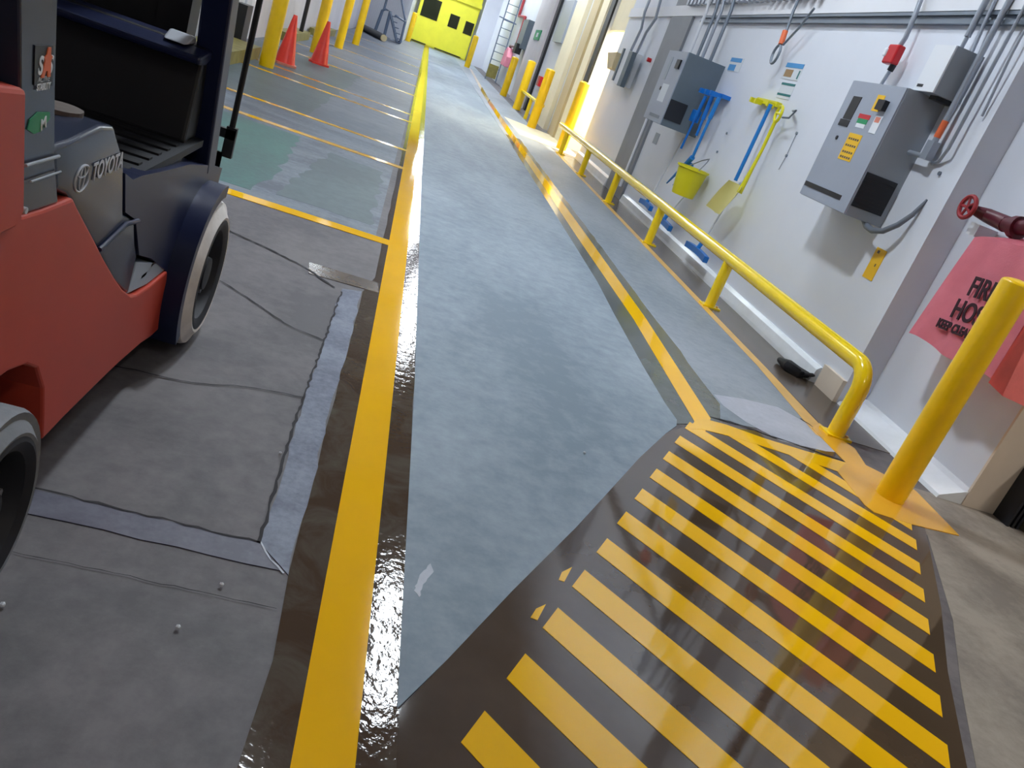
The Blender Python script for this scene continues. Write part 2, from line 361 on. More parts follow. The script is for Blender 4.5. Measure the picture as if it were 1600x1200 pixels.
fl('bollard_pad', [(2.692, 3.623), (2.678, 4.018), (2.792, 4.15), (2.833, 4.01), (2.896, 3.89), (2.846, 3.674), (2.904, 3.635), (3.065, 3.515), (3.043, 3.094), (2.756, 3.065), (2.551, 3.078), (2.531, 3.135), (2.554, 3.459)], 'pad', 0.0060, 'yellow painted pad at the bollard')
for p in ([(0.8541, 2.022), (0.8154, 1.937), (0.7977, 1.939), (0.8144, 1.982)], [(0.7399, 1.81), (0.7054, 1.733), (0.6858, 1.737), (0.7077, 1.781)]):
    fl('paint_fleck', p, 'hazard', 0.0050)
fl('glare_mark', jag([(0.364, 1.738), (0.3785, 1.81), (0.4087, 1.872), (0.4177, 1.838), (0.3877, 1.772), (0.378, 1.717)], .003, .01, 2), 'smooth_patch', 0.0045)  # reflected glare on the floor, painted as a pale patch

# ================================================================= SHELL
W = 3.2
# right wall built round the doorway; near segment with the notch
bm = new_bm()
box(bm, W, 3.39, 4.70, 15.25, 0, 5.3)
box(bm, 3.39, 3.65, 3.53, 15.25, 0, 5.3)
box(bm, W, 3.65, 16.75, YF, 0, 5.3)
box(bm, W, 3.65, 15.25, 16.75, 3.3, 5.3)
wall_right = struct('wall_right', bm, 'wall')
bm = new_bm(); box(bm, 3.36, 3.66, 3.515, 3.53, 0.0, 5.3)
struct('trim_1', bm, 'cream')
bm = new_bm(); box(bm, 3.62, 3.66, -5, 3.51, 2.9, 5.3); struct('wall_header', bm, 'cream')
bm = new_bm(); box(bm, 7.8, 8, -5, 20, 0, 5.3); struct('wall_outer', bm, 'cream')
bm = new_bm(); box(bm, -2.98, -2.8, -5, YF, 0, 5.3); struct('wall_left', bm, 'wall_left')
bm = new_bm(); box(bm, -6, 8, -5.2, -5, 0, 5.3); struct('wall_back', bm, 'wall2')
bm = new_bm(); box(bm, 2.40, 3.2, 46, 46.3, 0, 5.3); struct('wall_end_right', bm, 'wall2')
bm = new_bm(); box(bm, -6, 8, YF, YF+.2, 0, 5.3); struct('wall_end', bm, 'wall2')
bm = new_bm(); box(bm, -2.8, -0.98, 40.5, 40.8, 0, 5.3); box(bm, -1.08, -.98, 40.8, 49.9, 0, 5.3)
for k in range(22): box(bm, -2.8+k*.08, -2.8+k*.08+.03, 40.47, 40.5, 0, 5.3)
struct('wall_end_left', bm, 'wall2')
bm = new_bm(); box(bm, -6, 8, -5.2, YF+.2, 5.3, 5.5)
for y in range(-4, 50, 3): box(bm, -2.8, 3.2, y, y+.12, 5.05, 5.3)
struct('ceiling', bm, 'ceiling')
# kick plates
bm = new_bm(); prism(bm, [(3.14, 0), (3.2, 0), (3.2, .12), (3.185, .12), (3.16, .095), (3.15, .03)], 'y', 5.02, 11.3)
struct('baseboard_right', bm, 'kick')
bm = new_bm(); prism(bm, [(3.14, 0), (3.2, 0), (3.2, .15), (3.16, .12), (3.15, .03)], 'y', 12.45, 15.2)
struct('baseboard_right_far', bm, 'kick')
bm = new_bm(); prism(bm, [(3.2, 0), (3.39, 0), (3.39, .09), (3.34, .075), (3.21, .02)], 'y', 3.52, 4.69)
struct('baseboard_recess', bm, 'kick')
bm = new_bm(); box(bm, 3.17, 3.2, 4.70, 4.98, 0, .16); struct('trim_2', bm, 'cream')
# beam, deck, strut
bm = new_bm(); box(bm, 3.16, 3.2, 4.72, 15.2, 2.50, 2.64); struct('trim_3', bm, 'wall2')
bm = new_bm()
for k in range(26): box(bm, 3.10, 3.19, 7.6+k*.16, 7.6+k*.16+.09, 2.62, 3.6)
struct('trim_4', bm, 'deck')
bm = new_bm(); box(bm, 3.165, 3.2, 4.7, 11.0, 2.42, 2.445); box(bm, 3.165, 3.2, 4.7, 11.0, 2.475, 2.50); box(bm, 3.185, 3.2, 4.7, 11.0, 2.445, 2.475)
tag(obj('strut_channel', bm, 'strut'), 'grey steel strut channel running along the top of the panelled wall', 'channel')
# grey column with a thin white pipe
bm = new_bm(); box(bm, 3.165, 3.199, 11.4, 12.42, 0, 5.02); tag(obj('steel_column', bm, 'grey_col'), 'wide flat grey column on the right wall beyond the far control cabinet', 'column')
bm = new_bm(); tube(bm, [(3.15, 11.56, .16), (3.15, 11.56, 1.14)], .02); tag(obj('white_pipe', bm, 'white', smooth=True), 'thin white vertical pipe below the far control cabinet', 'pipe')

# doorway with a bright room behind
t = thing('door_1', None, None, (3.4, 16, 0)); t['kind'] = 'structure'
bm = new_bm(); box(bm, 3.16, 3.199, 16.78, 17.15, 0, 5.02); obj('door_post', bm, 'black', t)
bm = new_bm(); box(bm, 3.25, 3.35, 15.25, 16.75, 2.30, 3.3); obj('header_panel', bm, 'cream_y', t)
bm = new_bm(); box(bm, 3.65, 6.5, 14.2, 14.3, 0, 3.6); box(bm, 3.65, 6.5, 21, 21.1, 0, 3.6); box(bm, 6.5, 6.6, 14.2, 21.1, 0, 3.6); box(bm, 3.65, 6.6, 14.2, 21.1, 3.6, 3.7)
struct('wall_dock', bm, 'cream_y')
t = thing('dock_fill_light', 'added warm fill light inside the bright doorway', 'ceiling light', (5, 17, 3.5))  # added emitter standing in for the daylight beyond the doorway
bm = new_bm(); box(bm, 4.3, 5.8, 15.2, 19.2, 3.5, 3.58); obj('housing', bm, 'white', t)
bm = new_bm(); box(bm, 4.35, 5.75, 15.3, 19.1, 3.48, 3.5); obj('diffuser', bm, 'fill_warm', t)
# far right columns and bays
def col(name, lab, cat, y0, y1, m, x0=3.02, z1=5.02, z0=0):
    bm = new_bm(); box(bm, x0, 3.198, y0, y1, z0, z1); return tag(obj(name, bm, m, bevel=.01), lab, cat)
col('dock_column', 'cream column left of the dark door post', 'column', 17.3, 17.95, 'cream_y', 3.15)
col('dock_column', 'tan steel column second left of the dark door post', 'column', 18.1, 18.9, 'tan', 3.12)
col('dock_column', 'wide pale cream column behind the brightest yellow bollard', 'column', 19.5, 21.0, 'cream_y', 3.10)
col('door_guide', 'broad pale grey door guide carrying the green exit sign', 'door guide', 24.4, 27.8, 'wall_left', 3.06)
col('door_seal', 'thin black vertical seal on the edge of the pale grey door guide', 'seal', 24.0, 24.38, 'black', 3.13)

# yellow door at the far end
t = thing('door_2', None, None, (0.8, 49, 0)); t['kind'] = 'structure'
bm = new_bm(); box(bm, -.80, 2.38, 49.0, 49.8, 0, 4.9); box(bm, -.85, 2.42, 48.8, 49.8, 2.75, 2.95); obj('door_frame', bm, 'yellow_door', t)
for x0, x1, wins in ((-.76, .50, [(-.63, .32, 1.38, 2.4)]), (.55, 2.34, [(.93, 1.46, 1.35, 2.02), (1.82, 2.30, 1.30, 1.95)])):
    bm = new_bm(); box(bm, x0, x1, 48.94, 49.0, .08, 2.65); d = obj('door_leaf', bm, 'yellow_door', t, bevel=.01)
    for a, b, c, e in wins:
        bm = new_bm(); box(bm, a, b, 48.92, 48.95, c, e); obj('window_pane', bm, 'dark_glass', d)
bm = new_bm(); box(bm, .60, 2.1, 48.90, 48.95, .05, .10); box(bm, -.7, .1, 48.90, 48.95, .05, .10); obj('door_sweep', bm, 'black', t)

# ================================================================= CEILING LAMPS, ADDED FILL LIGHTS
def lamp(x, y, L_, lab, w=.14, lm='lamp'):
    t = thing('strip_light', lab, 'ceiling light', (x, y, 4.85), 'strip lights under the ceiling')
    bm = new_bm(); prism(bm, [(x-w-.03, 4.85), (x+w+.03, 4.85), (x+.08, 4.93), (x-.08, 4.93)], 'y', y-L_/2, y+L_/2); obj('housing', bm, 'white', t)
    bm = new_bm(); box(bm, x-w, x+w, y-L_/2+.03, y+L_/2-.03, 4.83, 4.85); obj('diffuser', bm, lm, t)
    bm = new_bm()
    tube(bm, [(x, y-L_*.35, 4.93), (x, y-L_*.35, 5.3)], .008, 6); obj('hanger', bm, 'chrome', t)
    bm = new_bm(); tube(bm, [(x, y+L_*.35, 4.93), (x, y+L_*.35, 5.3)], .008, 6); obj('hanger', bm, 'chrome', t)
lamp(1.42, 7.3, 2.2, 'strip light above the lane line nearest the camera')
lamp(1.42, 18.2, 4.4, 'strip light above the aisle level with the bright doorway', .13)
lamp(1.42, 29.0, 5.0, 'strip light above the aisle halfway to the yellow door', .16)
lamp(1.35, 40.5, 3.6, 'strip light above the aisle in front of the yellow door', .2)
t = thing('high_bay_light', 'round high bay lamp above the lane near the forklift', 'ceiling light', (.05, 4.8, 4.85))
bm = new_bm(); lathe(bm, [(.27, 4.85), (.25, 4.95), (.12, 5.08), (.03, 5.29)], (.05, 4.8, 0)); obj('housing', bm, 'white', t, smooth=True)
bm = new_bm(); lathe(bm, [(.24, 4.83), (.24, 4.85)], (.05, 4.8, 0)); obj('lens', bm, 'lamp_bay', t)
lamp(-1.2, 12.0, 2.2, 'strip light above the left bays')
lamp(2.5, 20.5, 3.0, 'added fill light close to the cream dock columns', .16)  # added to brighten the dock bays on the right wall
lamp(2.3, 33.0, 3.0, 'added fill light close to the wall ladder', .16)  # added to brighten the far wall
lamp(-1.2, 22.0, 2.0, 'strip light above the left bollards')
lamp(1.6, -2.5, 1.6, 'added fill light behind the camera above the aisle', .14, 'fill_soft')  # unseen fill, added to lift the faces turned to the camera
lamp(5.2, 1.2, 2.4, 'added fill light above the tan concrete on the right', .2, 'fill_soft')  # unseen warm fill, added to light the cream wall end
lamp(-0.4, 45.5, 3.0, 'added fill light close to the yellow door', .3)  # added to make the yellow door brighter

# ================================================================= GUARD RAIL
rail = thing('guard_rail', 'low yellow pipe guard rail along the right wall with a bent near end', 'guard rail', (2.83, 9, 0))
RX, RZ, rr = 2.83, 0.425, 0.05
path = [(RX, 4.02, 0.0), (RX, 4.02, .28)] + [(RX, 4.02+.13*(1-math.cos(a*PI/16)), .28+.145*math.sin(a*PI/16)) for a in range(1, 9)] + [(RX, y, RZ) for y in (4.5, 6, 8, 10, 12, 14, 15.9)]
bm = new_bm(); tube(bm, path, rr, 20); obj('rail_pipe', bm, 'yellow_pipe', rail, smooth=True)
for y in (6.36, 8.49, 10.67, 12.81, 15.0):
    bm = new_bm(); tube(bm, [(RX, y, 0), (RX, y, RZ-.02)], .045, 18); obj('post', bm, 'yellow_pipe', rail, smooth=True)
for y in (4.02, 6.36, 8.49, 10.67, 12.81, 15.0):
    bm = new_bm(); box(bm, RX-.075, RX+.085, y-.055, y+.055, 0, .016); f = obj('foot_plate', bm, 'yellow_pipe', rail, bevel=.003)
    bm = new_bm(); lathe(bm, [(.011, .016), (.011, .028)], (RX+.062, y-.02, 0), seg=6); obj('anchor_bolt', bm, 'line_old', f)

# ================================================================= BOLLARDS
def bollard(name, x, y, h, r, lab, grp=None, m='yellow_post', cap=.9):
    bm = new_bm()
    prof = [(r, 0), (r, h-r*.25)] + [(r*math.cos(a*PI/12), h-r*.25+r*.35*math.sin(a*PI/12)) for a in range(1, 6)] + [(.002, h+r*.1)]
    lathe(bm, prof, (x, y, 0), seg=28)
    return tag(obj(name, bm, m, smooth=True), lab, 'bollard', grp)
bollard('bollard', 2.79, 3.33, 1.17, .072, 'large yellow bollard in front of the pink fire hose cover')
bollard('bollard', 2.99, 15.95, 1.27, .10, 'yellow bollard at the far end of the guard rail beside the bright doorway')
bollard('bollard', 2.70, 18.6, 1.26, .10, 'bright yellow bollard standing alone beyond the guard rail')
bollard('bollard', 2.80, 23.0, 1.28, .11, 'yellow bollard just left of the green exit sign guide')
bollard('bollard', 2.80, 27.4, 1.20, .11, 'yellow bollard in front of the small far pink cover')
bollard('bollard', 2.13, 40.2, 1.40, .13, 'yellow bollard right of the yellow door')
bollard('bollard', -.81, 45.5, 1.40, .13, 'yellow bollard left of the yellow door')
G = 'bollards along the left wall'
bollard('bollard', -1.93, 12.25, 2.0, .10, 'left side yellow bollard nearest the forklift', G)
bollard('bollard', -1.93, 17.4, 2.0, .10, 'left side yellow bollard behind the brighter orange cone', G)
bollard('bollard', -1.87, 21.3, 2.0, .10, 'third left side yellow bollard from the forklift', G)
bollard('bollard', -1.80, 25.3, 2.0, .10, 'farthest left side yellow bollard before the black bumper tube', G)
bm = new_bm(); tube(bm, [(2.80, 22.88, .5), (2.80, 18.72, .5)], .045); tube(bm, [(2.78, 20.6, 0), (2.78, 20.6, .5)], .045)
tag(obj('short_rail', bm, 'yellow_pipe', smooth=True), 'short pale yellow rail between two far bollards', 'rail')

# ================================================================= CONES
def cone(x, y, h, lab, m, base):
    t = thing('traffic_cone', lab, 'traffic cone', (x, y, 0), 'traffic cones by the left bollards')
    bm = new_bm(); lathe(bm, [(.15, .03), (.145, .05), (.032, h-.02), (.028, h), (.012, h)], (x, y, 0), seg=28); obj('cone_body', bm, m, t, smooth=True)
    bm = new_bm(); prism(bm, [(x+.2*math.cos(a)*(1 if k % 2 else .9), y+.2*math.sin(a)*(1 if k % 2 else .9)) for k, a in enumerate([i*PI/4+PI/8 for i in range(8)])], 'z', 0, .032); obj('base', bm, base, t)
cone(-1.86, 13.35, .71, 'faded orange traffic cone beside the nearest left bollard', 'cone', 'cone_base')
cone(-1.60, 15.4, .71, 'bright orange traffic cone in front of the second left bollard', 'cone', 'cone')

# ================================================================= CONTROL CABINETS
def cabinet(name, lab, y0, y1, z0, z1, xf, front, side):
    t = thing(name, lab, 'control cabinet', (W, (y0+y1)/2, z0))
    bm = new_bm(); box(bm, xf+.012, W, y0, y1, z0, z1); obj('housing', bm, side, t, bevel=.006)
    bm = new_bm(); box(bm, xf, xf+.013, y0+.004, y1-.004, z0+.004, z1-.004); obj('door', bm, front, t, bevel=.004)
    return t
def onface(t, name, pts, m, x, th=.004):
    bm = new_bm(); prism(bm, pts, 'x', x-th, x+.002); return obj(name, bm, m, t)
def rect(y0, y1, z0, z1): return [(y0, z0), (y1, z0), (y1, z1), (y0, z1)]
xf = 2.91
c1 = cabinet('control_cabinet', 'large grey control cabinet with yellow labels on the near wall', 5.205, 5.925, 1.105, 1.942, xf, 'panel_grey', 'panel_side')
dsp = onface(c1, 'display_window', [(5.817, 1.68), (5.70, 1.68), (5.69, 1.838), (5.808, 1.837)], 'black', xf)
onface(c1, 'display_window', rect(5.70, 5.84, 1.63, 1.675), 'black', xf)
onface(c1, 'warning_label', rect(5.405, 5.50, 1.766, 1.872), 'label_yellow', xf, .002)
hd = onface(c1, 'switch_handle', rect(5.32, 5.41, 1.775, 1.84), 'black', xf, .035)
o = onface(c1, 'status_label', rect(5.465, 5.62, 1.705, 1.735), 'red', xf, .002); o['label'] = 'red label band'
o = onface(c1, 'status_label', rect(5.475, 5.61, 1.672, 1.705), 'label_green', xf, .002); o['label'] = 'green label band'
o = onface(c1, 'status_label', rect(5.48, 5.60, 1.645, 1.672), 'white', xf, .002); o['label'] = 'white label band'
onface(c1, 'lockout_tag', rect(5.31, 5.40, 1.63, 1.745), 'white', xf, .003)
onface(c1, 'lockout_tag', rect(5.33, 5.39, 1.70, 1.735), 'cone_base', xf, .0042)
yl = onface(c1, 'warning_sign', rect(5.445, 5.625, 1.42, 1.602), 'label_yellow', xf, .002); yl['label'] = 'large yellow warning sign'
for z in (1.565, 1.52, 1.475, 1.44):
    for k in range(5): onface(c1, 'sign_text', rect(5.465+k*.03, 5.465+k*.03+.02, z-.007, z+.007), 'brown', xf, .0032)
onface(c1, 'nameplate', rect(5.335, 5.908, 1.173, 1.207), 'black', xf, .003)
o = onface(c1, 'lock_bolt', [(5.768+.016*math.cos(a*PI/3), 1.547+.016*math.sin(a*PI/3)) for a in range(6)], 'black', xf, .006)
bm = new_bm(); box(bm, 2.926, 3.158, 5.196, 5.207, 1.172, 1.40)
v = obj('vent_grille', bm, 'vent', c1)
for k in range(9):
    bm = new_bm(); box(bm, 2.932, 3.152, 5.190, 5.197, 1.18+k*.024, 1.186+k*.024); obj('vent_slat', bm, 'black', v)
c2 = cabinet('control_cabinet', 'dark grey control cabinet farther along the wall by the blue squeegees', 9.49, 10.27, 1.15, 1.955, 2.745, 'panel_grey', 'panel_dark')
onface(c2, 'display_window', rect(9.98, 10.08, 1.62, 1.88), 'panel_side', 2.745)
onface(c2, 'switch_handle', rect(9.60, 9.74, 1.76, 1.86), 'black', 2.745, .02)
onface(c2, 'warning_label', rect(9.72, 9.98, 1.38, 1.58), 'label_pale', 2.745, .002)
onface(c2, 'nameplate', rect(9.62, 10.05, 1.20, 1.235), 'strut', 2.745, .003)
onface(c2, 'lock_bolt', rect(10.0, 10.05, 1.50, 1.54), 'black', 2.745, .004)
bm = new_bm(); box(bm, 2.76, 2.97, 9.482, 9.492, 1.225, 1.445); obj('vent_grille', bm, 'vent', c2)

# small box above the near cabinet
b2 = thing('junction_box', 'pale grey junction box on the wall above the near control cabinet', 'junction box', (W, 5.2, 1.95))
bm = new_bm(); box(bm, 3.005, W, 5.06, 5.29, 1.95, 2.235); obj('housing', bm, 'panel_side', b2, bevel=.004)
bm = new_bm(); box(bm, 2.995, 3.006, 5.062, 5.288, 1.952, 2.233); obj('cover', bm, 'white', b2, bevel=.003)
onface(b2, 'nameplate', rect(5.20, 5.265, 1.975, 1.992), 'black', 2.995, .002)
bm = new_bm(); box(bm, 3.06, 3.19, 5.10, 5.18, 1.925, 1.95); obj('bottom_gland', bm, 'black', b2)

# conduits
def pipe(name, pts, r, m, lab, cat='conduit', grp=None, seg=12):
    bm = new_bm(); tube(bm, pts, r, seg); return tag(obj(name, bm, m, smooth=True), lab, cat, grp)
t = thing('conduit', 'grey conduit with an orange band dropping to the right side of the near cabinet', 'conduit', (3.16, 5.05, 2))
bm = new_bm(); tube(bm, [(3.14, 5.02, 2.95), (3.14, 5.02, 1.70)], .019, 12); obj('pipe', bm, 'conduit', t, smooth=True)
bm = new_bm(); tube(bm, [(3.14, 5.02, 1.83), (3.14, 5.02, 1.725)], .021, 12); obj('tape_band', bm, 'orange', t, smooth=True)
bm = new_bm(); box(bm, 3.115, 3.165, 4.985, 5.055, 1.585, 1.70); obj('elbow_box', bm, 'conduit', t, bevel=.012)
bm = new_bm(); tube(bm, [(3.13, 5.05, 1.60), (3.13, 5.21, 1.60)], .016, 12); obj('nipple', bm, 'conduit', t, smooth=True)
pipe('conduit', [(3.145, 4.86, 2.95), (3.145, 4.86, 1.68), (3.18, 4.94, 1.60), (3.185, 5.0, 1.575)], .011, 'conduit', 'thin conduit close to the wall corner right of the near cabinet')
t = thing('conduit', 'short stepped conduit feeding the pale junction box', 'conduit', (3.13, 5.24, 2.3))
bm = new_bm(); tube(bm, [(3.13, 5.23, 2.235), (3.13, 5.23, 2.33)], .013, 10); tube(bm, [(3.13, 5.23, 2.33), (3.13, 5.23, 2.9)], .02, 10); obj('pipe', bm, 'conduit', t, smooth=True)
bm = new_bm(); tube(bm, [(3.14, 5.12, 2.24), (3.145, 5.15, 2.4), (3.14, 5.2, 2.9)], .012, 10); obj('pipe', bm, 'conduit', t, smooth=True)
pipe('conduit', [(3.15, 4.76, 2.95), (3.15, 4.76, 2.25), (3.18, 4.77, 1.9)], .008, 'conduit', 'thinnest conduit beside the wall corner')
t = thing('alarm_switch', 'red alarm switch on a conduit above the near cabinet', 'alarm switch', (3.1, 5.9, 2.18))
bm = new_bm(); prism(bm, rect(5.835, 5.975, 2.115, 2.245), 'x', 3.06, 3.12); obj('housing', bm, 'red', t, bevel=.012)
bm = new_bm(); prism(bm, rect(5.95, 5.99, 2.16, 2.215), 'x', 3.05, 3.10); obj('lens', bm, 'white', t, bevel=.008)
bm = new_bm(); tube(bm, [(3.10, 5.90, 2.24), (3.10, 5.88, 2.30), (3.10, 5.90, 2.45), (3.10, 5.97, 2.75)], .017, 12); obj('pipe', bm, 'conduit', t, smooth=True)
bm = new_bm(); tube(bm, [(3.10, 5.86, 2.12), (3.10, 5.87, 2.075)], .022, 12); obj('gland', bm, 'black', t, smooth=True)
bm = new_bm(); tube(bm, [(3.10, 5.87, 2.08), (3.09, 5.885, 1.942)], .013, 12); obj('lower_pipe', bm, 'conduit', t, smooth=True)
pts = [(3.12, 5.32, 1.13), (3.10, 5.20, 1.085), (3.09, 5.10, 1.075), (3.10, 5.0, 1.10), (3.13, 4.93, 1.17), (3.17, 4.90, 1.26), (3.20, 4.885, 1.37)]
t = thing('flexible_conduit', 'grey flexible conduit curving from the cabinet underside into the wall', 'conduit', (3.12, 5.1, 1.1))
bm = new_bm(); tube(bm, pts, .02, 14, radii=[.024, .022, .02, .019, .018, .015, .008]); obj('hose', bm, 'rubber_grey', t, smooth=True)
# conduits to far cabinet
for k, (y, m_, lab) in enumerate([(9.62, 'strut', 'rightmost thin dark conduit rising from the far cabinet'), (9.95, 'conduit', 'middle conduit rising from the far cabinet'), (10.15, 'strut', 'left dark conduit rising from the far cabinet'), (10.5, 'white', 'white conduit left of the far cabinet')]):
    pipe('conduit', [(3.05, y, 1.955 if k < 3 else 1.9), (3.05, y, 2.5), (3.02, y+.1, 2.9)], .02, m_, lab)
# hanging cables with plug
t = thing('hanging_cable', 'grey looped cable with an orange plug hanging from the strut channel', 'cable', (3.1, 8, 2.3))
bm = new_bm(); tube(bm, [(3.1, 8.03, 2.9), (3.1, 8.03, 2.5), (3.1, 7.98, 2.30)], .014, 10); tube(bm, [(3.1, 7.60, 2.52), (3.1, 7.74, 2.35), (3.1, 7.92, 2.20)], .011, 10); obj('cable', bm, 'strut', t, smooth=True)
bm = new_bm(); tube(bm, [(3.09, 7.985, 2.32), (3.09, 7.95, 2.20)], .026, 12); obj('plug', bm, 'orange', t, smooth=True)
bm = new_bm(); lp = [(3.09, 7.97+.07*math.cos(a*PI/8), 2.11+.085*math.sin(a*PI/8)) for a in range(17)]; tube(bm, lp, .013, 8); obj('loop', bm, 'strut', t, smooth=True)

# notices on the wall
def notice(lab, y0, y1, z0, z1, bands, grp='small notices on the panelled wall'):
    t = thing('paper_notice', lab, 'notice', (W, (y0+y1)/2, z0), grp)
    bm = new_bm(); prism(bm, rect(y0, y1, z0, z1), 'x', W-.004, W+.001); obj('sheet', bm, 'label_pale', t)
    for a, b, c, d, m_ in bands:
        bm = new_bm(); prism(bm, rect(y0+(y1-y0)*a, y0+(y1-y0)*b, z0+(z1-z0)*c, z0+(z1-z0)*d), 'x', W-.006, W-.003); obj('printed_band', bm, m_, t)
notice('notice with a bright blue heading above the yellow tool holder', 7.50, 7.88, 1.93, 2.075, [(0, 1, .72, 1, 'label_blue'), (.45, .9, .15, .6, 'label_brown'), (.05, .12, .1, .6, 'label_teal')])
notice('notice with two dark teal bands above the yellow tool holder', 7.50, 7.80, 1.76, 1.90, [(0, 1, .85, 1, 'label_teal'), (0, 1, .18, .32, 'label_teal')])
notice('small faded blue notice right of the far cabinet', 9.02, 9.40, 1.92, 2.06, [(.1, 1, .7, 1, 'label_blue'), (.4, .95, .05, .5, 'label_blue')])
t = thing('yellow_sticker', 'tall yellow sticker on the wall below the near cabinet', 'sticker', (W, 5.07, .78))
bm = new_bm(); prism(bm, rect(5.0, 5.125, .78, .99), 'x', W-.004, W+.001); obj('sheet', bm, 'label_yellow', t)
bm = new_bm(); prism(bm, rect(5.07, 5.095, .955, .975), 'x', W-.006, W-.003); prism(bm, rect(5.04, 5.05, .87, .89), 'x', W-.006, W-.003); obj('printed_mark', bm, 'brown', t)
# wall bolts
for (y, z, lab) in [(7.04, 1.515, 'upper bolt in the wall right of the yellow shovel'), (7.036, 1.318, 'lower bolt in the wall right of the yellow shovel'), (8.60, 1.317, 'upper bolt in the wall between the tool racks'), (8.64, 1.113, 'lower bolt in the wall between the tool racks'), (4.894, 1.676-.14, 'bolt in the wall near the corner right of the cabinet')]:
    bm = new_bm(); lathe(bm, [(.014, W-.012), (.014, W)], (0, y, z), axis='x', seg=6); tag(obj('hex_bolt', bm, 'strut'), lab, 'bolt')
o = pipe('wire', [(W-.006, 7.04, 1.515), (W-.006, 7.036, 1.318), (W-.006, 7.06, 1.19)], .003, 'conduit', 'thin wire between the wall bolts', 'wire')
for (y, z) in [(10.95, 1.0), (10.95, .91)]:
    pass
bm = new_bm(); prism(bm, rect(10.85, 11.05, .88, 1.02), 'x', W-.004, W); tag(obj('grey_label', bm, 'panel_side'), 'small grey label on the wall below the far cabinet', 'label')

# ================================================================= CLEANING TOOLS
X1 = 3.12
t = thing('tool_holder', 'yellow tool holder strip on the wall', 'tool holder', (W, 7.8, 1.69))
bm = new_bm(); box(bm, 3.15, W, 7.60, 8.10, 1.675, 1.72); obj('rail', bm, 'yellow_plastic', t, bevel=.006)
for y in (7.65, 7.95, 8.07):
    bm = new_bm(); box(bm, 3.08, 3.15, y-.02, y+.02, 1.655, 1.70); obj('hook', bm, 'yellow_plastic', t, bevel=.008)
t = thing('metal_hanger', 'small grey wire hanger right of the yellow shovel handle', 'hanger', (W, 7.2, 1.65))
bm = new_bm(); tube(bm, [(3.18, 7.28, 1.68), (3.12, 7.08, 1.68), (3.12, 7.15, 1.61), (3.12, 7.28, 1.60)], .009, 8); obj('wire', bm, 'strut', t, smooth=True)
# blue handle
pipe('broom_handle', [(3.10, 7.60, 1.68), (3.09, 7.60, .955)], .018, 'blue2', 'bright blue broom handle hanging from the yellow tool holder', 'tool handle')
# yellow shovel
t = thing('shovel', 'yellow plastic shovel hanging scoop down on the wall', 'shovel', (X1, 7.4, .65))
bm = new_bm(); tube(bm, [(3.10, 7.345, 1.56), (3.10, 7.35, 1.29), (3.07, 7.31, 1.1), (3.05, 7.30, .88)], .016, 12, radii=[.017, .015, .017, .026]); obj('shaft', bm, 'yellow_plastic', t, smooth=True)
gp = []
bm = new_bm()
pth = [(3.10, 7.345+.055*math.sin(a*2*PI/14), 1.615+.07*-math.cos(a*2*PI/14)) for a in range(15)]
tube(bm, pth, .014, 8); tube(bm, [(3.10, 7.30, 1.62), (3.10, 7.39, 1.62)], .012, 8); obj('grip', bm, 'yellow_plastic', t, smooth=True)
# scoop: dished blade
bm = new_bm(); NU, NV = 9, 9; g = []
for i in range(NU):
    v = i/(NU-1); zz = .945-.325*v; hw = .205*(.82+.18*min(1, v*2.5)) ; row = []
    for j in range(NV):
        u = j/(NV-1)*2-1
        dish = (1-abs(u)**2.5)*.055*(1-.3*v)
        row.append(bm.verts.new((3.0+dish, 7.36+u*hw+(.24*v), zz+.015*abs(u)*v)))
    g.append(row)
for i in range(NU-1):
    for j in range(NV-1): bm.faces.new((g[i][j], g[i+1][j], g[i+1][j+1], g[i][j+1]))
bmesh.ops.solidify(bm, geom=bm.faces[:], thickness=.008)
obj('scoop', bm, 'pale_yellow', t, smooth=True)
# blue rack and tools
t = thing('tool_holder', 'blue tool rack near the far cabinet', 'tool holder', (W, 9.3, 1.64))
bm = new_bm(); box(bm, 3.10, W, 8.92, 9.40, 1.625, 1.665); obj('rail', bm, 'blue', t, bevel=.006)
for y in (8.97, 9.15, 9.33):
    bm = new_bm(); box(bm, 2.98, 3.10, y-.03, y+.03, 1.61, 1.66); obj('hook', bm, 'blue', t, bevel=.01)
def tool(lab, a, b, m_, r, grip=None, head=None):
    t = thing('squeegee', lab, 'squeegee', (b[0], b[1], b[2]), 'cleaning tools on the blue rack')
    bm = new_bm(); tube(bm, [a, b], r, 10); obj('handle', bm, m_, t, smooth=True)
    if grip: bm = new_bm(); g0 = Vector(a); g1 = Vector(a).lerp(Vector(b), grip); tube(bm, [g0, g1], r*1.5, 10); obj('grip', bm, m_, t, smooth=True)
    for h in (head or []):
        bm = new_bm(); tube(bm, h, .03, 8, radii=[.03, .022, .008]); obj('head', bm, m_, t, smooth=True)
tool('leftmost blue handle on the blue rack, ending above the floor', (3, 9.12, 1.592), (3, 9.213, 0.9985), 'blue', .013, .45)
tool('blue long handle ending in two blades beside the yellow bucket', (3, 8.698, 1.614), (3, 8.732, 0.9708), 'blue2', .016, .35,
     [[(3, 8.732, 0.9708), (3, 8.912, 0.8282), (3, 9.198, 0.6007)], [(3.04, 8.788, 0.8912), (3.04, 8.922, 0.7824), (3.04, 9.082, 0.6137)]])
tool('dark blue handle behind the two bladed tool on the blue rack', (3.06, 9.098, 1.628), (3.06, 9.074, 1.183), 'blue', .016, .6)
bm = new_bm(); prism(bm, rect(9.16, 9.40, 1.30, 1.43), 'x', 3.01, 3.05); tag(obj('scraper_head', bm, 'blue', bevel=.01), 'square dark blue scraper head on the blue rack', 'scraper')
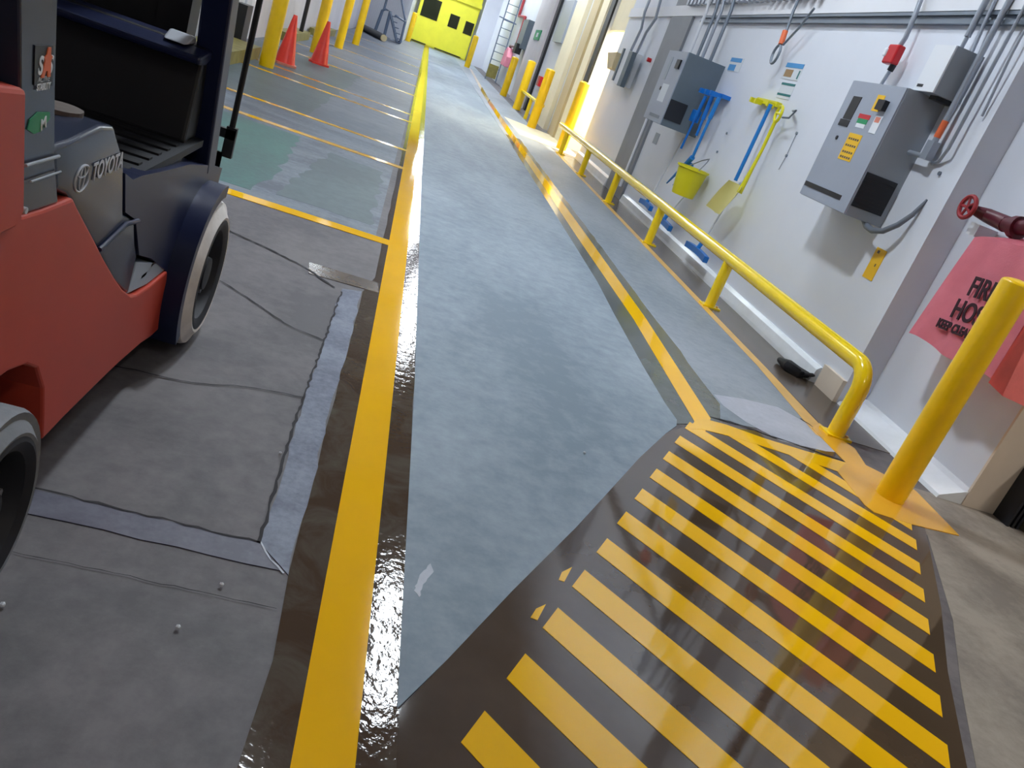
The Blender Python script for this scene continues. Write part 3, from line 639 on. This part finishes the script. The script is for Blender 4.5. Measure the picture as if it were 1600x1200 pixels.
# bucket
t = thing('bucket', 'yellow tapered bucket hanging among the blue tools', 'bucket', (3.0, 8.6, .62))
bm = new_bm(); lathe(bm, [(.118, .585), (.122, .60), (.158, .86), (.174, .865), (.174, .885), (.152, .885), (.148, .86), (.115, .61), (.01, .61)], (3.0, 8.56, 0), seg=32); obj('body', bm, 'yellow_plastic', t, smooth=True)
bm = new_bm(); tube(bm, [(3.0, 8.39, .88), (3.08, 8.48, .98), (3.12, 8.56, 1.02), (3.08, 8.64, .98), (3.0, 8.73, .88)], .006, 8); obj('handle', bm, 'chrome', t, smooth=True)
# squeegees on the floor edge
def squeegee(lab, y, L_, zc, top, x=3.07):
    t = thing('squeegee', lab, 'squeegee', (x, y, .15), 'blue squeegees hanging down to the kick plate')
    bm = new_bm(); pp = [(x-.02+.03*math.cos(u*.8), y+u*L_/2, zc-.010*u*u) for u in [i/4-1 for i in range(9)]]
    for a, b in zip(pp, pp[1:]):
        pass
    vs = []
    for p in pp: vs.append([bm.verts.new((p[0]+dx, p[1], p[2]+dz)) for dx, dz in ((-.025, -.03), (.025, -.03), (.025, .03), (-.025, .03))])
    for a, b in zip(vs, vs[1:]):
        for k in range(4): bm.faces.new((a[k], b[k], b[(k+1) % 4], a[(k+1) % 4]))
    bm.faces.new(vs[0]); bm.faces.new(vs[-1][::-1]); bmesh.ops.recalc_face_normals(bm, faces=bm.faces[:])
    obj('head', bm, 'blue', t, bevel=.004)
    bm = new_bm(); tube(bm, [(x, y, zc+.02), (x+.02, y, zc+.10)], .022, 10); obj('socket', bm, 'blue2', t, smooth=True)
    bm = new_bm(); tube(bm, [(x+.02, y, zc+.09), (3.186, y, top)], .010, 10); obj('handle', bm, 'label_pale', t, smooth=True)
squeegee('blue squeegee head between the third and last rail posts', 7.72, .62, .21, .95)
squeegee('blue squeegee head seen behind the middle rail post', 9.0, .62, .21, .55)
squeegee('farthest blue squeegee head, just left of the middle rail post', 9.85, .5, .24, 1.1)
# black strap on the floor
t = thing('floor_brush', 'black worn brush lying against the kick plate', 'brush', (3.134, 5.25, 0))
bm = new_bm(); pth = [(2.994, 5.234, 0.03), (2.999, 5.096, 0.04), (3.047, 5.027, 0.035), (3.143, 5.061, 0.03)]; tube(bm, pth, .04, 9, radii=[.02, .045, .04, .022]); obj('bristles', bm, 'black', t, smooth=True)
bm = new_bm(); tube(bm, [(3.068, 4.997, 0.045), (3.196, 5.042, 0.05)], .014, 8); obj('handle', bm, 'vent', t, smooth=True)

# ================================================================= FIRE HOSE STATION
cv = thing('hose_cover', 'pink cloth fire hose cover hanging behind the large yellow bollard', 'hose cover', (3.2, 3.9, .65))
bm = new_bm(); rings = []
NY = 24
def cover_ring(z, ya, yb, xfr, fold, drop=0):
    row = []
    for i in range(NY+1):
        u = i/NY; y = ya+(yb-ya)*u
        row.append(bm.verts.new((xfr+fold*math.sin(u*17+z*3)-fold*.6*math.sin(u*7), y, z+drop*u+.012*math.sin(u*9))))
    for k in range(1, 6):
        row.append(bm.verts.new((xfr+(3.36-xfr)*k/5, yb-.01*math.sin(k*2), z+drop)))
    return row
for k in range(9):
    v = k/8
    rings.append(cover_ring(1.27-.62*v+(.10*(1-v)*0), 4.25+.04*v, 3.60-.07*v, 3.16-.05*v, .004+.008*v, .10*(1-v)+.03*v))
for a, b in zip(rings, rings[1:]):
    for k in range(len(a)-1): bm.faces.new((a[k], b[k], b[k+1], a[k+1]))
# top flap
top = [bm.verts.new((3.34, v.co.y, v.co.z+.05)) for v in rings[0][:NY+1]]
for k in range(NY): bm.faces.new((rings[0][k], rings[0][k+1], top[k+1], top[k]))
sidev = [bm.verts.new((3.34, r_[0].co.y+.01, r_[0].co.z)) for r_ in rings]
for k in range(8): bm.faces.new((rings[k][0], sidev[k], sidev[k+1], rings[k+1][0]))
bmesh.ops.solidify(bm, geom=bm.faces[:], thickness=.004)
bmesh.ops.recalc_face_normals(bm, faces=bm.faces[:])
obj('front_cloth', bm, 'pink', cv, smooth=True)
bm = new_bm()
q = [bm.verts.new(p) for p in ((3.095, 3.515, .665), (3.20, 3.505, .625), (3.35, 3.510, .61), (3.35, 3.585, 1.37), (3.17, 3.585, 1.35))]
bm.faces.new(q); bmesh.ops.solidify(bm, geom=bm.faces[:], thickness=.005); o = obj('side_cloth', bm, 'coral', cv); o['label'] = 'darker coral side cloth'
for s, sz, y, z in (('FIRE', .15, 4.02, .985), ('HOSE', .15, 4.05, .845), ('KEEP CLEAR', .068, 4.09, .765)):
    text('lettering', s, sz, (3.118 if s != 'KEEP CLEAR' else 3.105, y, z), (0, -1, .10), (-.07, 0, 1), 'ink', cv, .0025, sx=.78, bold=.003)
va = thing('hose_valve', 'red handwheel valve on a maroon pipe above the pink cover', 'valve', (3.27, 4.35, 1.4))
bm = new_bm(); lp = [(3.14+.02, 4.44+.062*math.cos(a*PI/12), 1.405+.062*math.sin(a*PI/12)) for a in range(25)]; tube(bm, lp, .013, 8)
for a in range(5): tube(bm, [(3.16, 4.44, 1.405), (3.16, 4.44+.058*math.cos(a*2*PI/5), 1.405+.058*math.sin(a*2*PI/5))], .008, 6)
obj('handwheel', bm, 'valve_red', va, smooth=True)
bm = new_bm(); tube(bm, [(3.16, 4.44, 1.405), (3.27, 4.40, 1.40), (3.27, 4.22, 1.39)], .035, 14, radii=[.02, .04, .045]); obj('valve_body', bm, 'maroon', va, smooth=True)
bm = new_bm(); tube(bm, [(3.27, 4.24, 1.39), (3.27, 4.10, 1.40), (3.27, 3.98, 1.43), (3.27, 3.93, 1.55), (3.27, 3.92, 2.6)], .042, 16); obj('pipe', bm, 'maroon', va, smooth=True)
bm = new_bm(); tube(bm, [(3.27, 4.15, 1.39), (3.27, 4.11, 1.395)], .062, 16); obj('flange', bm, 'maroon', va, smooth=True)
bm = new_bm(); box(bm, 3.26, 3.39, 4.40, 4.48, 1.27, 1.34); obj('bracket', bm, 'white', va, bevel=.004)

# corner pieces beyond the cream end face
tb = thing('timber_bundle', 'weathered greenish timber boards leaning beside the cream wall end', 'timber', (3.75, 3.4, 0))
for k, (x, h, dy) in enumerate([(3.67, .40, 0), (3.79, .34, -.03), (3.92, .36, -.06), (4.06, .38, -.02)]):
    bm = new_bm(); box(bm, x, x+.11, 3.36+dy, 3.50+dy, 0, h); obj('board', bm, 'timber', tb, bevel=.008)
pr_ = thing('door_track', 'dark grooved steel door track at the foot of the cream wall end', 'door track', (3.6, 3.5, 0))
for k in range(3):
    bm = new_bm(); box(bm, 3.565+k*.03, 3.58+k*.03, 3.40, 3.515, 0, .33-.04*k); obj('groove_rib', bm, 'fl_mat', pr_)

# ================================================================= FAR RIGHT EQUIPMENT
t = thing('fan_unit', 'pale grey electrical box with dark edges on the wall beside the bright doorway', 'electrical box', (W, 13.8, 1.4))
bm = new_bm(); box(bm, 3.0, W, 13.35, 13.75, 1.42, 1.93); obj('housing', bm, 'white', t, bevel=.01)
bm = new_bm(); box(bm, 2.98, 3.05, 13.1, 13.35, 1.40, 1.92); obj('side_cover', bm, 'panel_dark', t)
bm = new_bm(); box(bm, 2.98, 3.0, 13.74, 13.84, 1.45, 1.95); obj('side_cover', bm, 'panel_dark', t)
bm = new_bm(); prism(bm, [(14.9, 1.85), (14.2, 1.88), (14.15, 1.62), (14.5, 1.60)], 'x', 2.98, W); tag(obj('horn_speaker', bm, 'tan', bevel=.01), 'beige wall horn left of the pale electrical box', 'horn')
pipe('conduit', [(3.12, 13.45, 1.93), (3.12, 13.35, 2.25), (3.12, 13.1, 2.45), (3.12, 13.25, 2.75), (3.12, 13.3, 3.3)], .022, 'conduit', 'right bent conduit above the pale electrical box')
pipe('conduit', [(3.12, 13.9, 1.9), (3.12, 13.75, 2.3), (3.12, 13.95, 2.55), (3.12, 13.9, 3.3)], .022, 'conduit', 'left bent conduit above the pale electrical box')
bm = new_bm(); lathe(bm, [(.03, 3.14), (.03, 3.2)], (0, 12.75, 1.88), axis='x', seg=14); tag(obj('red_button', bm, 'red'), 'small red button right of the pale electrical box', 'button')
# exit sign
t = thing('exit_sign', 'small green sign high on the broad pale grey door guide', 'sign', (3.06, 26.2, 1.95))
bm = new_bm(); prism(bm, rect(25.3, 26.6, 1.85, 2.13), 'x', 3.035, 3.06); obj('plate', bm, 'label_green', t)
bm = new_bm(); prism(bm, rect(25.7, 26.1, 1.93, 2.05), 'x', 3.03, 3.036); obj('arrow_mark', bm, 'label_pale', t)
# caged ladder
t = thing('fixed_ladder', 'tall grey steel ladder fixed beside the far right wall', 'ladder', (2.93, 35, 0))
for x in (2.68, 3.12):
    bm = new_bm(); tube(bm, [(x, 35, 0), (x-.06, 35, 5.0)], .022, 8); obj('stile', bm, 'steel_blue', t, smooth=True)
for k in range(15):
    bm = new_bm(); z = .5+k*.3; tube(bm, [(2.68-.012*z, 35, z), (3.12-.012*z, 35, z)], .015, 8); obj('rung', bm, 'steel_blue', t)
bm = new_bm(); tube(bm, [(2.45, 34.8, 2.35), (3.17, 34.8, 2.30)], .022, 8); obj('crossbar', bm, 'steel_blue', t)
bm = new_bm(); box(bm, 2.66, 3.06, 34.9, 34.95, .12, .62); o = obj('guard_plate', bm, 'olive', t); o['label'] = 'yellow guard plate at the ladder foot'
t = thing('hose_cover', 'small distant pink hose cover near the wall ladder', 'hose cover', (3.1, 33, .7))
bm = new_bm(); prism(bm, [(34.3, .75), (34.1, 1.25), (33.6, 1.42), (32.9, 1.40), (32.6, 1.1), (32.7, .74)], 'x', 3.0, 3.2); obj('cloth', bm, 'pink', t, bevel=.03)
bm = new_bm(); tube(bm, [(3.1, 33.4, 1.4), (3.1, 33.4, 1.5), (3.1, 31.5, 1.5)], .05, 10); obj('valve_pipe', bm, 'maroon', t, smooth=True)
pipe('sprinkler_pipe', [(3.14, 34.6, 3.6), (3.14, 34.5, 2.6), (3.14, 32.0, 2.55), (3.14, 31.9, 1.62)], .05, 'valve_red', 'red stepped pipe above the small distant pink cover', 'pipe')
t = thing('tall_cabinet', 'blue grey tall cabinet left of the green exit sign', 'cabinet', (W, 29.5, 1.4))
bm = new_bm(); box(bm, 2.95, W, 28.6, 30.2, 1.5, 2.4); obj('housing', bm, 'panel_dark', t)
bm = new_bm(); box(bm, 2.85, 3.05, 28.9, 29.6, 1.30, 1.62); obj('black_case', bm, 'black', t, bevel=.02)
bm = new_bm(); box(bm, 3.12, W, 22.9, 23.3, .75, 1.0); tag(obj('red_extinguisher_box', bm, 'red', bevel=.02), 'small red box behind the bright yellow bollard', 'box')
bm = new_bm(); box(bm, 3.1, W, 21.4, 23.0, 1.9, 2.9); tag(obj('air_duct', bm, 'conduit', bevel=.02), 'pale blue grey duct between the cream column and the black seal', 'duct')

# ================================================================= LEFT BACKGROUND
def lbox(name, lab, cat, x0, x1, y0, y1, z0, z1, m_, bev=.01):
    bm = new_bm(); box(bm, x0, x1, y0, y1, z0, z1); return tag(obj(name, bm, m_, bevel=bev), lab, cat)
t = thing('plastic_curtain', 'white plastic strip curtain behind the nearest left bollard', 'curtain', (-2.7, 13, 0))
for k in range(9):
    bm = new_bm(); y = 11.2+k*.42; prism(bm, [(-2.73+.03*(k % 2), y), (-2.69, y+.2), (-2.73+.03*(k % 2), y+.40), (-2.77, y+.40), (-2.77, y)], 'z', .05, 3.0); obj('strip', bm, 'wall2', t)
lbox('door_post', 'yellow banded white post seen between the forklift and the black bar', 'post', -2.66, -2.56, 10.3, 10.5, 0, 3, 'wall_left')
lbox('rubber_bumper', 'black rubber block at the foot of the strip curtain', 'bumper', -2.62, -2.45, 12.95, 13.35, 0, .62, 'black')
lbox('kerb_block', 'olive yellow concrete kerb block left of the nearest left bollard', 'kerb', -2.65, -2.15, 10.6, 12.9, 0, .16, 'olive', .02)
lbox('kerb_block', 'olive yellow kerb block between the first two left bollards', 'kerb', -2.75, -2.45, 17.6, 20.4, 0, .16, 'olive', .02)
lbox('kerb_block', 'olive yellow kerb block behind the third left bollard', 'kerb', -2.75, -2.45, 22.5, 26, 0, .16, 'olive', .02)
pipe('steel_pole', [(-2.55, 19.6, .1), (-2.55, 19.6, 3.0)], .045, 'black', 'thin black pole on the left wall between the first two bollards', 'pole')
pipe('steel_pole', [(-2.72, 24.5, .8), (-2.72, 27.5, 1.6)], .03, 'strut', 'slanted grey bar on the left wall behind the third bollard', 'bar')
t = thing('bumper_tube', 'long black bumper tube lying on the floor near the stair ladder', 'bumper', (-2.1, 35, 0))
bm = new_bm(); tube(bm, [(-2.62, 37.4, .13), (-1.50, 34.2, .13)], .13, 14); obj('tube_body', bm, 'black', t, smooth=True)
bm = new_bm(); tube(bm, [(-1.505, 34.21, .13), (-1.47, 34.1, .13)], .12, 14); o = obj('end_cap', bm, 'tan', t, smooth=True)
t = thing('stair_ladder', 'blue grey rolling stair ladder against the far white wall', 'stair ladder', (-1.4, 38, 0))
bm = new_bm()
for y in (37.7, 38.5):
    bm = new_bm(); tube(bm, [(-2.08, y, .04), (-2.0, y, 1.0), (-1.9, y, 1.08), (-1.68, y, 1.08), (-1.66, y, .04)], .045, 8)
    tube(bm, [(-1.66, y, 1.0), (-1.1, y, .05), (-.95, y, .05)], .045, 8)
    tube(bm, [(-1.45, y, 1.0), (-.98, y, .90), (-.95, y, .05)], .045, 8)
    obj('frame', bm, 'steel_blue', t, smooth=True)
for k in range(5):
    bm = new_bm(); box(bm, -1.62+k*.12, -1.40+k*.12, 37.7, 38.5, .92-k*.19, .95-k*.19); obj('step', bm, 'steel_blue', t)
for y in (37.7, 38.5):
    bm = new_bm(); tube(bm, [(-1.95, y, 1.05), (-1.95, y, 1.9), (-1.4, y, 1.7), (-1.0, y, .95)], .03, 8); obj('handrail', bm, 'steel_blue', t, smooth=True)
for x in (-2.05, -.98):
    bm = new_bm(); lathe(bm, [(.07, -.02), (.07, .02)], (x, 37.7, .07), axis='y', seg=14); obj('caster', bm, 'black', t)

# ================================================================= FORKLIFT
SX = -.55
fk = thing('forklift', 'orange red and navy forklift truck with white front tyres parked on the left', 'forklift', (-1.07, 2.1, 0))
body = [(.72, .2), (.70, .6), (.78, .97), (1.0, 1.0), (1.25, 1.005), (1.381, 0.9959), (1.414, 0.8853), (1.443, 0.7833), (1.531, 0.7752), (1.617, 0.7715), (1.663, 0.7695), (1.695, 0.7429), (1.758, 0.6943), (1.827, 0.6411), (1.916, 0.5709), (2.027, 0.4886), (2.11, 0.4323), (2.2, 0.3843), (2.262, 0.3674), (2.384, 0.3532), (2.561, 0.3464), (2.609, 0.2295), (2.617, 0.128), (2.511, 0.1369), (2.407, 0.1564), (2.201, 0.177), (2.029, 0.1875), (1.822, 0.1972), (1.703, 0.1988), (1.685, .27), (1.66, .35), (1.61, .42), (1.55, .455), (1.47, .475), (1.36, .48), (1.24, .46), (1.14, .38), (1.09, .28), (1.06, .2)]
bm = new_bm(); prism(bm, body, 'x', -1.59, SX); obj('body', bm, 'fl_orange', fk, bevel=.006)
bm = new_bm(); prism(bm, [(1.36, .80), (1.37, .99), (.8, 1.0), (.85, 1.34), (1.2, 1.34), (1.335, 1.30)], 'x', -1.45, SX-.045); obj('rear_cover', bm, 'fl_navy', fk, bevel=.02)
bm = new_bm(); box(bm, -1.5, -.66, 1.60, 2.68, .22, .70); obj('inner_frame', bm, 'fl_black', fk)
bm = new_bm(); box(bm, -1.48, -.80, 1.08, 1.68, .2, .5); obj('wheel_well', bm, 'fl_black', fk)
bm = new_bm(); prism(bm, [(.70, .785), (.76, .985), (1.0, 1.015), (1.25, 1.02), (1.372, 1.005), (1.425, .80), (1.40, .775)], 'x', -1.60, SX+.010); obj('counterweight', bm, 'fl_orange', fk, bevel=.008)
# rear pillars + guard
for sx in (0, 1):
    x1 = SX-.004 if not sx else -1.53
    bm = new_bm(); prism(bm, [(1.446, 0.7827), (1.602, 0.7721), (1.556, 0.8628), (1.515, .99), (1.475, 1.134), (1.45, 2.05), (1.33, 2.05), (1.345, 1.131), (1.385, 0.9955)], 'x', x1-.06, x1); p_ = obj('rear_pillar', bm, 'fl_grey' if not sx else 'fl_navy', fk, bevel=.004)
    bm = new_bm(); prism(bm, [(2.86, .60), (2.965, .60), (2.76, 1.25), (2.55, 2.05), (2.45, 2.05), (2.66, 1.25)], 'x', x1-.085, x1); obj('front_pillar', bm, 'fl_navy', fk, bevel=.008)
bm = new_bm()
box(bm, -1.59, SX-.004, 1.30, 2.60, 2.05, 2.10)
obj('overhead_guard', bm, 'fl_navy', fk, bevel=.01)
# stickers on near rear pillar (x = SX)
xs = SX-.0035
def sticker(pts, m_, name, th=.0015, parent=fk, x=xs):
    bm = new_bm(); prism(bm, pts, 'x', x, x+th); return obj(name, bm, m_, parent)
st = sticker([(1.409, 1.065), (1.477, 1.063), (1.494, 0.9984), (1.425, 1.003)], 'black', 'stability_sticker')
text('sticker_letters', 'S', .040, (xs+.002, 1.430, 1.020), (0, 1, 0), (0, 0, 1), 'white', fk, .0006, sx=.9, bold=.001)
text('sticker_letters', 'S', .040, (xs+.002, 1.466, 1.020), (0, 1, 0), (0, 0, 1), 'white', fk, .0006, sx=.9, bold=.001)
o = sticker([(y-.0085, z) for y, z in [(1.452, 1.014), (1.462, 1.014), (1.466, 1.024), (1.472, 1.024), (1.476, 1.014), (1.486, 1.014), (1.480, 1.040), (1.484, 1.046), (1.476, 1.050), (1.474, 1.061), (1.464, 1.061), (1.462, 1.050), (1.454, 1.046), (1.458, 1.040)]], 'orange', 'sticker_figure', .0032); o['label'] = 'orange figure standing as the letter A'
text('sticker_letters', 'ACTIVE', .0125, (xs+.002, 1.434, 1.007), (0, 1, 0), (0, 0, 1), 'silver', fk, .0005, sx=1.05)
text('sticker_letters', 'STABILITY', .0155, (xs+.002, 1.434, .994), (0, 1, 0), (0, 0, 1), 'white', fk, .0005, sx=.72, bold=.0003)
gs = sticker([(1.421, 0.9336), (1.426, 0.9485), (1.453, 0.958), (1.499, 0.9533), (1.503, 0.9421), (1.474, 0.9239), (1.448, 0.9229)], 'label_green', 'green_sticker')
text('sticker_letters', 'M', .028, (xs+.002, 1.47, .925), (0, 1, .25), (0, -.25, 1), 'white', fk, .0006, bold=.0006)
for z, (a, b) in ((.0, ((40,260), (92,243))), (.0, ((46,284), (95,268)))):
    pass
bm = new_bm(); tube(bm, [(-0.548, 1.422, 0.8753), (-0.548, 1.554, 0.8708)], .003, 8); tube(bm, [(-0.548, 1.45, 0.8431), (-0.548, 1.573, 0.8394)], .002, 8); obj('pillar_ridge', bm, 'panel_side', fk, smooth=True)
bm = new_bm(); lathe(bm, [(.006, -.552), (.006, -.545)], (0, *(1.442, 0.7948)), axis='x', seg=10); obj('pillar_bolt', bm, 'silver', fk)
# hood with lettering
hood = [(1.593, 0.7962), (1.562, 0.8619), (1.52, .885), (1.64, .885), (1.78, .895), (1.86, .885), (1.90, .85), (1.961, 0.7984), (1.978, 0.7656), (2.031, 0.6534), (2.133, 0.6133), (2.177, 0.5412), (2.219, 0.4936), (2.2, 0.3843), (2.027, 0.4886), (1.827, 0.6411), (1.695, 0.7429), (1.652, 0.7743)]
bm = new_bm(); prism(bm, hood, 'x', -1.54, SX-.008); hd = obj('seat_hood', bm, 'fl_grey', fk, bevel=.028, seg=4, smooth=True)
bm = new_bm(); lathe(bm, [(.045, .885), (.045, .902), (.02, .904)], (-.648, 1.80, 0), seg=24); obj('round_lid', bm, 'brown', fk)
hx = SX-.007
bm = new_bm(); n = 28
def ell(cy, cz, a, b, r=.0022, rot=0): tube(bm, [(hx, cy+a*math.cos(k*2*PI/n), cz+b*math.sin(k*2*PI/n)) for k in range(n+1)], r, 6)
ell(1.713, .798, .036, .0265); ell(1.713, .798, .0115, .0255, .0019); ell(1.713, .812, .025, .0115, .0019)
obj('emblem', bm, 'silver', fk, smooth=True)
text('hood_lettering', 'TOYOTA', .054, (hx+.001, 1.765, .783), (0, 1, -.01), (0, 0, 1), 'silver', fk, .0006, sx=.82, bold=.0008)
bm = new_bm(); tube(bm, [(-0.553, 1.878, 0.6039), (-0.553, 2.046, 0.6245), (-0.553, 2.145, 0.6095)], .006, 8); obj('hood_ridge', bm, 'fl_navy', fk, smooth=True)
# step
bm = new_bm(); prism(bm, [(2.199, 0.3866), (2.383, 0.3557), (2.561, 0.3464), (2.507, 0.3877), (2.234, 0.4673)], 'x', -.74, SX-.01); stp = obj('step', bm, 'fl_step', fk, bevel=.003)
for i in range(3):
    for j in range(2):
        bm = new_bm(); box(bm, -.60-j*.07, -.56-j*.07, 2.31+i*.08, 2.355+i*.08, .395+i*.012, .405+i*.012); obj('step_grip', bm, 'black', stp)
# floor mat + cowl
bm = new_bm(); box(bm, -1.5, -.575, 1.88, 2.80, .70, .722); fm = obj('floor_mat', bm, 'fl_mat', fk)
for k in range(9):
    bm = new_bm(); box(bm, -1.4, -.60, 1.98+k*.085, 2.01+k*.085, .722, .728); obj('mat_rib', bm, 'fl_black', fm)
bm = new_bm(); prism(bm, [(2.66, .72), (2.80, .72), (2.80, 1.0), (2.72, 1.0), (2.70, .97)], 'x', -1.5, -.60); obj('cowl', bm, 'fl_black', fk, bevel=.01)
bm = new_bm(); prism(bm, [(2.62, .96), (2.70, .955), (2.80, .985), (2.80, 1.005), (2.70, .995), (2.62, .982)], 'x', -1.5, -.59); obj('cowl_rim', bm, 'fl_navy', fk, bevel=.008)
bm = new_bm(); prism(bm, [(2.66, .997), (2.76, .997), (2.77, 1.018), (2.72, 1.024)], 'x', -.715, -.645); o = obj('cowl_display', bm, 'silver', fk, bevel=.008); o['label'] = 'pale grey display pod'
# fender
fen = [(1.979, 0.7623), (2.048, 0.7345), (2.117, 0.7316), (2.325, 0.7084), (2.592, 0.682), (2.83, .64), (2.95, .62), (3.10, .585)] + [(2.88+.315*math.cos(math.radians(a)), .26+.315*math.sin(math.radians(a))) for a in range(50, 181, 13)] + [(2.565, .20), (2.561, 0.3464), (2.36, 0.4444), (2.226, 0.4919), (2.133, 0.6133), (2.034, 0.6559)]
bm = new_bm(); prism(bm, fen, 'x', -1.56, SX-.006); obj('front_fender', bm, 'fl_navy', fk, bevel=.006)
for x0, x1 in ((-.74, -.492), (-1.64, -1.40)):
    bm = new_bm(); inner = arc(2.88, .26, .275, 80, 214, 26); outer = arc(2.88, .26, .315, 80, 214, 26)
    prism(bm, outer+inner[::-1], 'x', x0, x1); obj('mudguard', bm, 'fl_navy', fk, smooth=True)
# wheels
def wheel(name, x, y, r, w, face, m_, sgn=1, hubr=.75):
    bm = new_bm(); f = face*sgn
    prof = [(r*.25, x-f-w*sgn), (r-.02, x-f-w*sgn), (r, x-f-(w-.02)*sgn), (r, x-f), (r-.006, x-f+.012*sgn), (r*.90, x-.016*sgn), (r*.80, x), (r*.765, x-.002*sgn), (r*.75, x-.06*sgn), (r*.2, x-.065*sgn)]
    lathe(bm, prof, (0, y, r), axis='x', seg=44); wh = obj(name, bm, m_, fk, smooth=True)
    bm = new_bm(); lathe(bm, [(r*.765, x-.05*sgn), (r*.765, x-.002*sgn), (r*.72, x+.001*sgn), (r*.62, x-.01*sgn), (r*.55, x-.05*sgn), (r*.25, x-.05*sgn), (r*.22, x-.015*sgn), (.02, x-.012*sgn)], (0, y, r), axis='x', seg=36); h = obj('hub', bm, 'hub', wh, smooth=True)
    for k in range(6):
        a = k*PI/3; bm = new_bm(); lathe(bm, [(.010, x-.05*sgn), (.010, x-.032*sgn)], (0, y+r*.38*math.cos(a), r+r*.38*math.sin(a)), axis='x', seg=6); obj('wheel_nut', bm, 'chrome', wh)
wheel('front_wheel', -.475, 2.88, .26, .17, .035, 'tyre_white')
wheel('front_wheel', -1.665, 2.88, .26, .17, .035, 'tyre_white', -1)
wheel('rear_wheel', -.50, 1.385, .212, .16, .025, 'tyre_grey')
wheel('rear_wheel', -1.64, 1.385, .212, .16, .025, 'tyre_grey', -1)
bm = new_bm(); tube(bm, [(-1.6, 2.88, .26), (-.55, 2.88, .26)], .06, 14); tube(bm, [(-1.6, 1.385, .212), (-.55, 1.385, .212)], .05, 14); obj('axle', bm, 'fl_black', fk, smooth=True)
# mast
for x in (-.80, -1.36):
    bm = new_bm(); box(bm, x-.05, x+.05, 3.06, 3.18, .08, 2.2); obj('mast_upright', bm, 'fl_black', fk, bevel=.006)
bm = new_bm()
for z in (.3, 1.2, 2.05): box(bm, -1.36, -.80, 3.08, 3.16, z, z+.1)
obj('mast_crossmember', bm, 'fl_black', fk)
for x in (-.93, -1.23):
    bm = new_bm(); tube(bm, [(x, 3.14, .2), (x, 3.14, 1.95)], .035, 12); obj('lift_cylinder', bm, 'fl_black', fk, smooth=True)
bm = new_bm(); box(bm, -1.32, -.84, 3.10, 3.13, .4, 1.75); obj('mast_shield', bm, 'fl_black', fk)
bm = new_bm(); box(bm, -1.58, -.60, 3.24, 3.29, .18, .28); box(bm, -1.58, -.60, 3.24, 3.29, .50, .60); box(bm, -1.58, -1.52, 3.24, 3.29, .18, .6); box(bm, -.66, -.60, 3.24, 3.29, .18, .6)
obj('fork_carriage', bm, 'fl_black', fk, bevel=.006)
lb = new_bm(); tube(lb, [(-.588, 3.30, .60), (-.592, 3.30, 1.75)], .011, 10); tube(lb, [(-1.58, 3.30, .60), (-1.58, 3.30, 1.75)], .011, 10); tube(lb, [(-1.58, 3.30, 1.75), (-.592, 3.30, 1.75)], .014, 10)
for x in (-.9, -1.09, -1.28): tube(lb, [(x, 3.30, .6), (x, 3.30, 1.75)], .011, 10)
box(lb, -.68, -.57, 3.285, 3.31, .655, .69); box(lb, -.605, -.567, 3.285, 3.31, .585, .70)
obj('load_backrest', lb, 'fl_black', fk)
for x in (-.85, -1.31):
    bm = new_bm(); prism(bm, [(3.29, .06), (3.29, .62), (3.33, .62), (3.34, .10), (4.3, .075), (4.3, .06)], 'x', x-.05, x+.05); obj('fork', bm, 'fl_black', fk)

# debris specks
for k, (x, y) in enumerate([(1.045, 2.84), (-0.1462, 1.432), (-0.06523, 2.238), (-0.4746, 1.395), (-0.09306, 1.594)]):
    bm = new_bm(); bmesh.ops.create_icosphere(bm, subdivisions=1, radius=.006, matrix=Matrix.Translation((x, y, .009)))
    tag(obj('debris_chip', bm, 'white'), ['white chip on the middle of the aisle slab', 'white chip on the left slab below the trench', 'white chip near the trench by the crack', 'white chip by the rear tyre', 'tiny chip just below the trench'][k], 'chip')
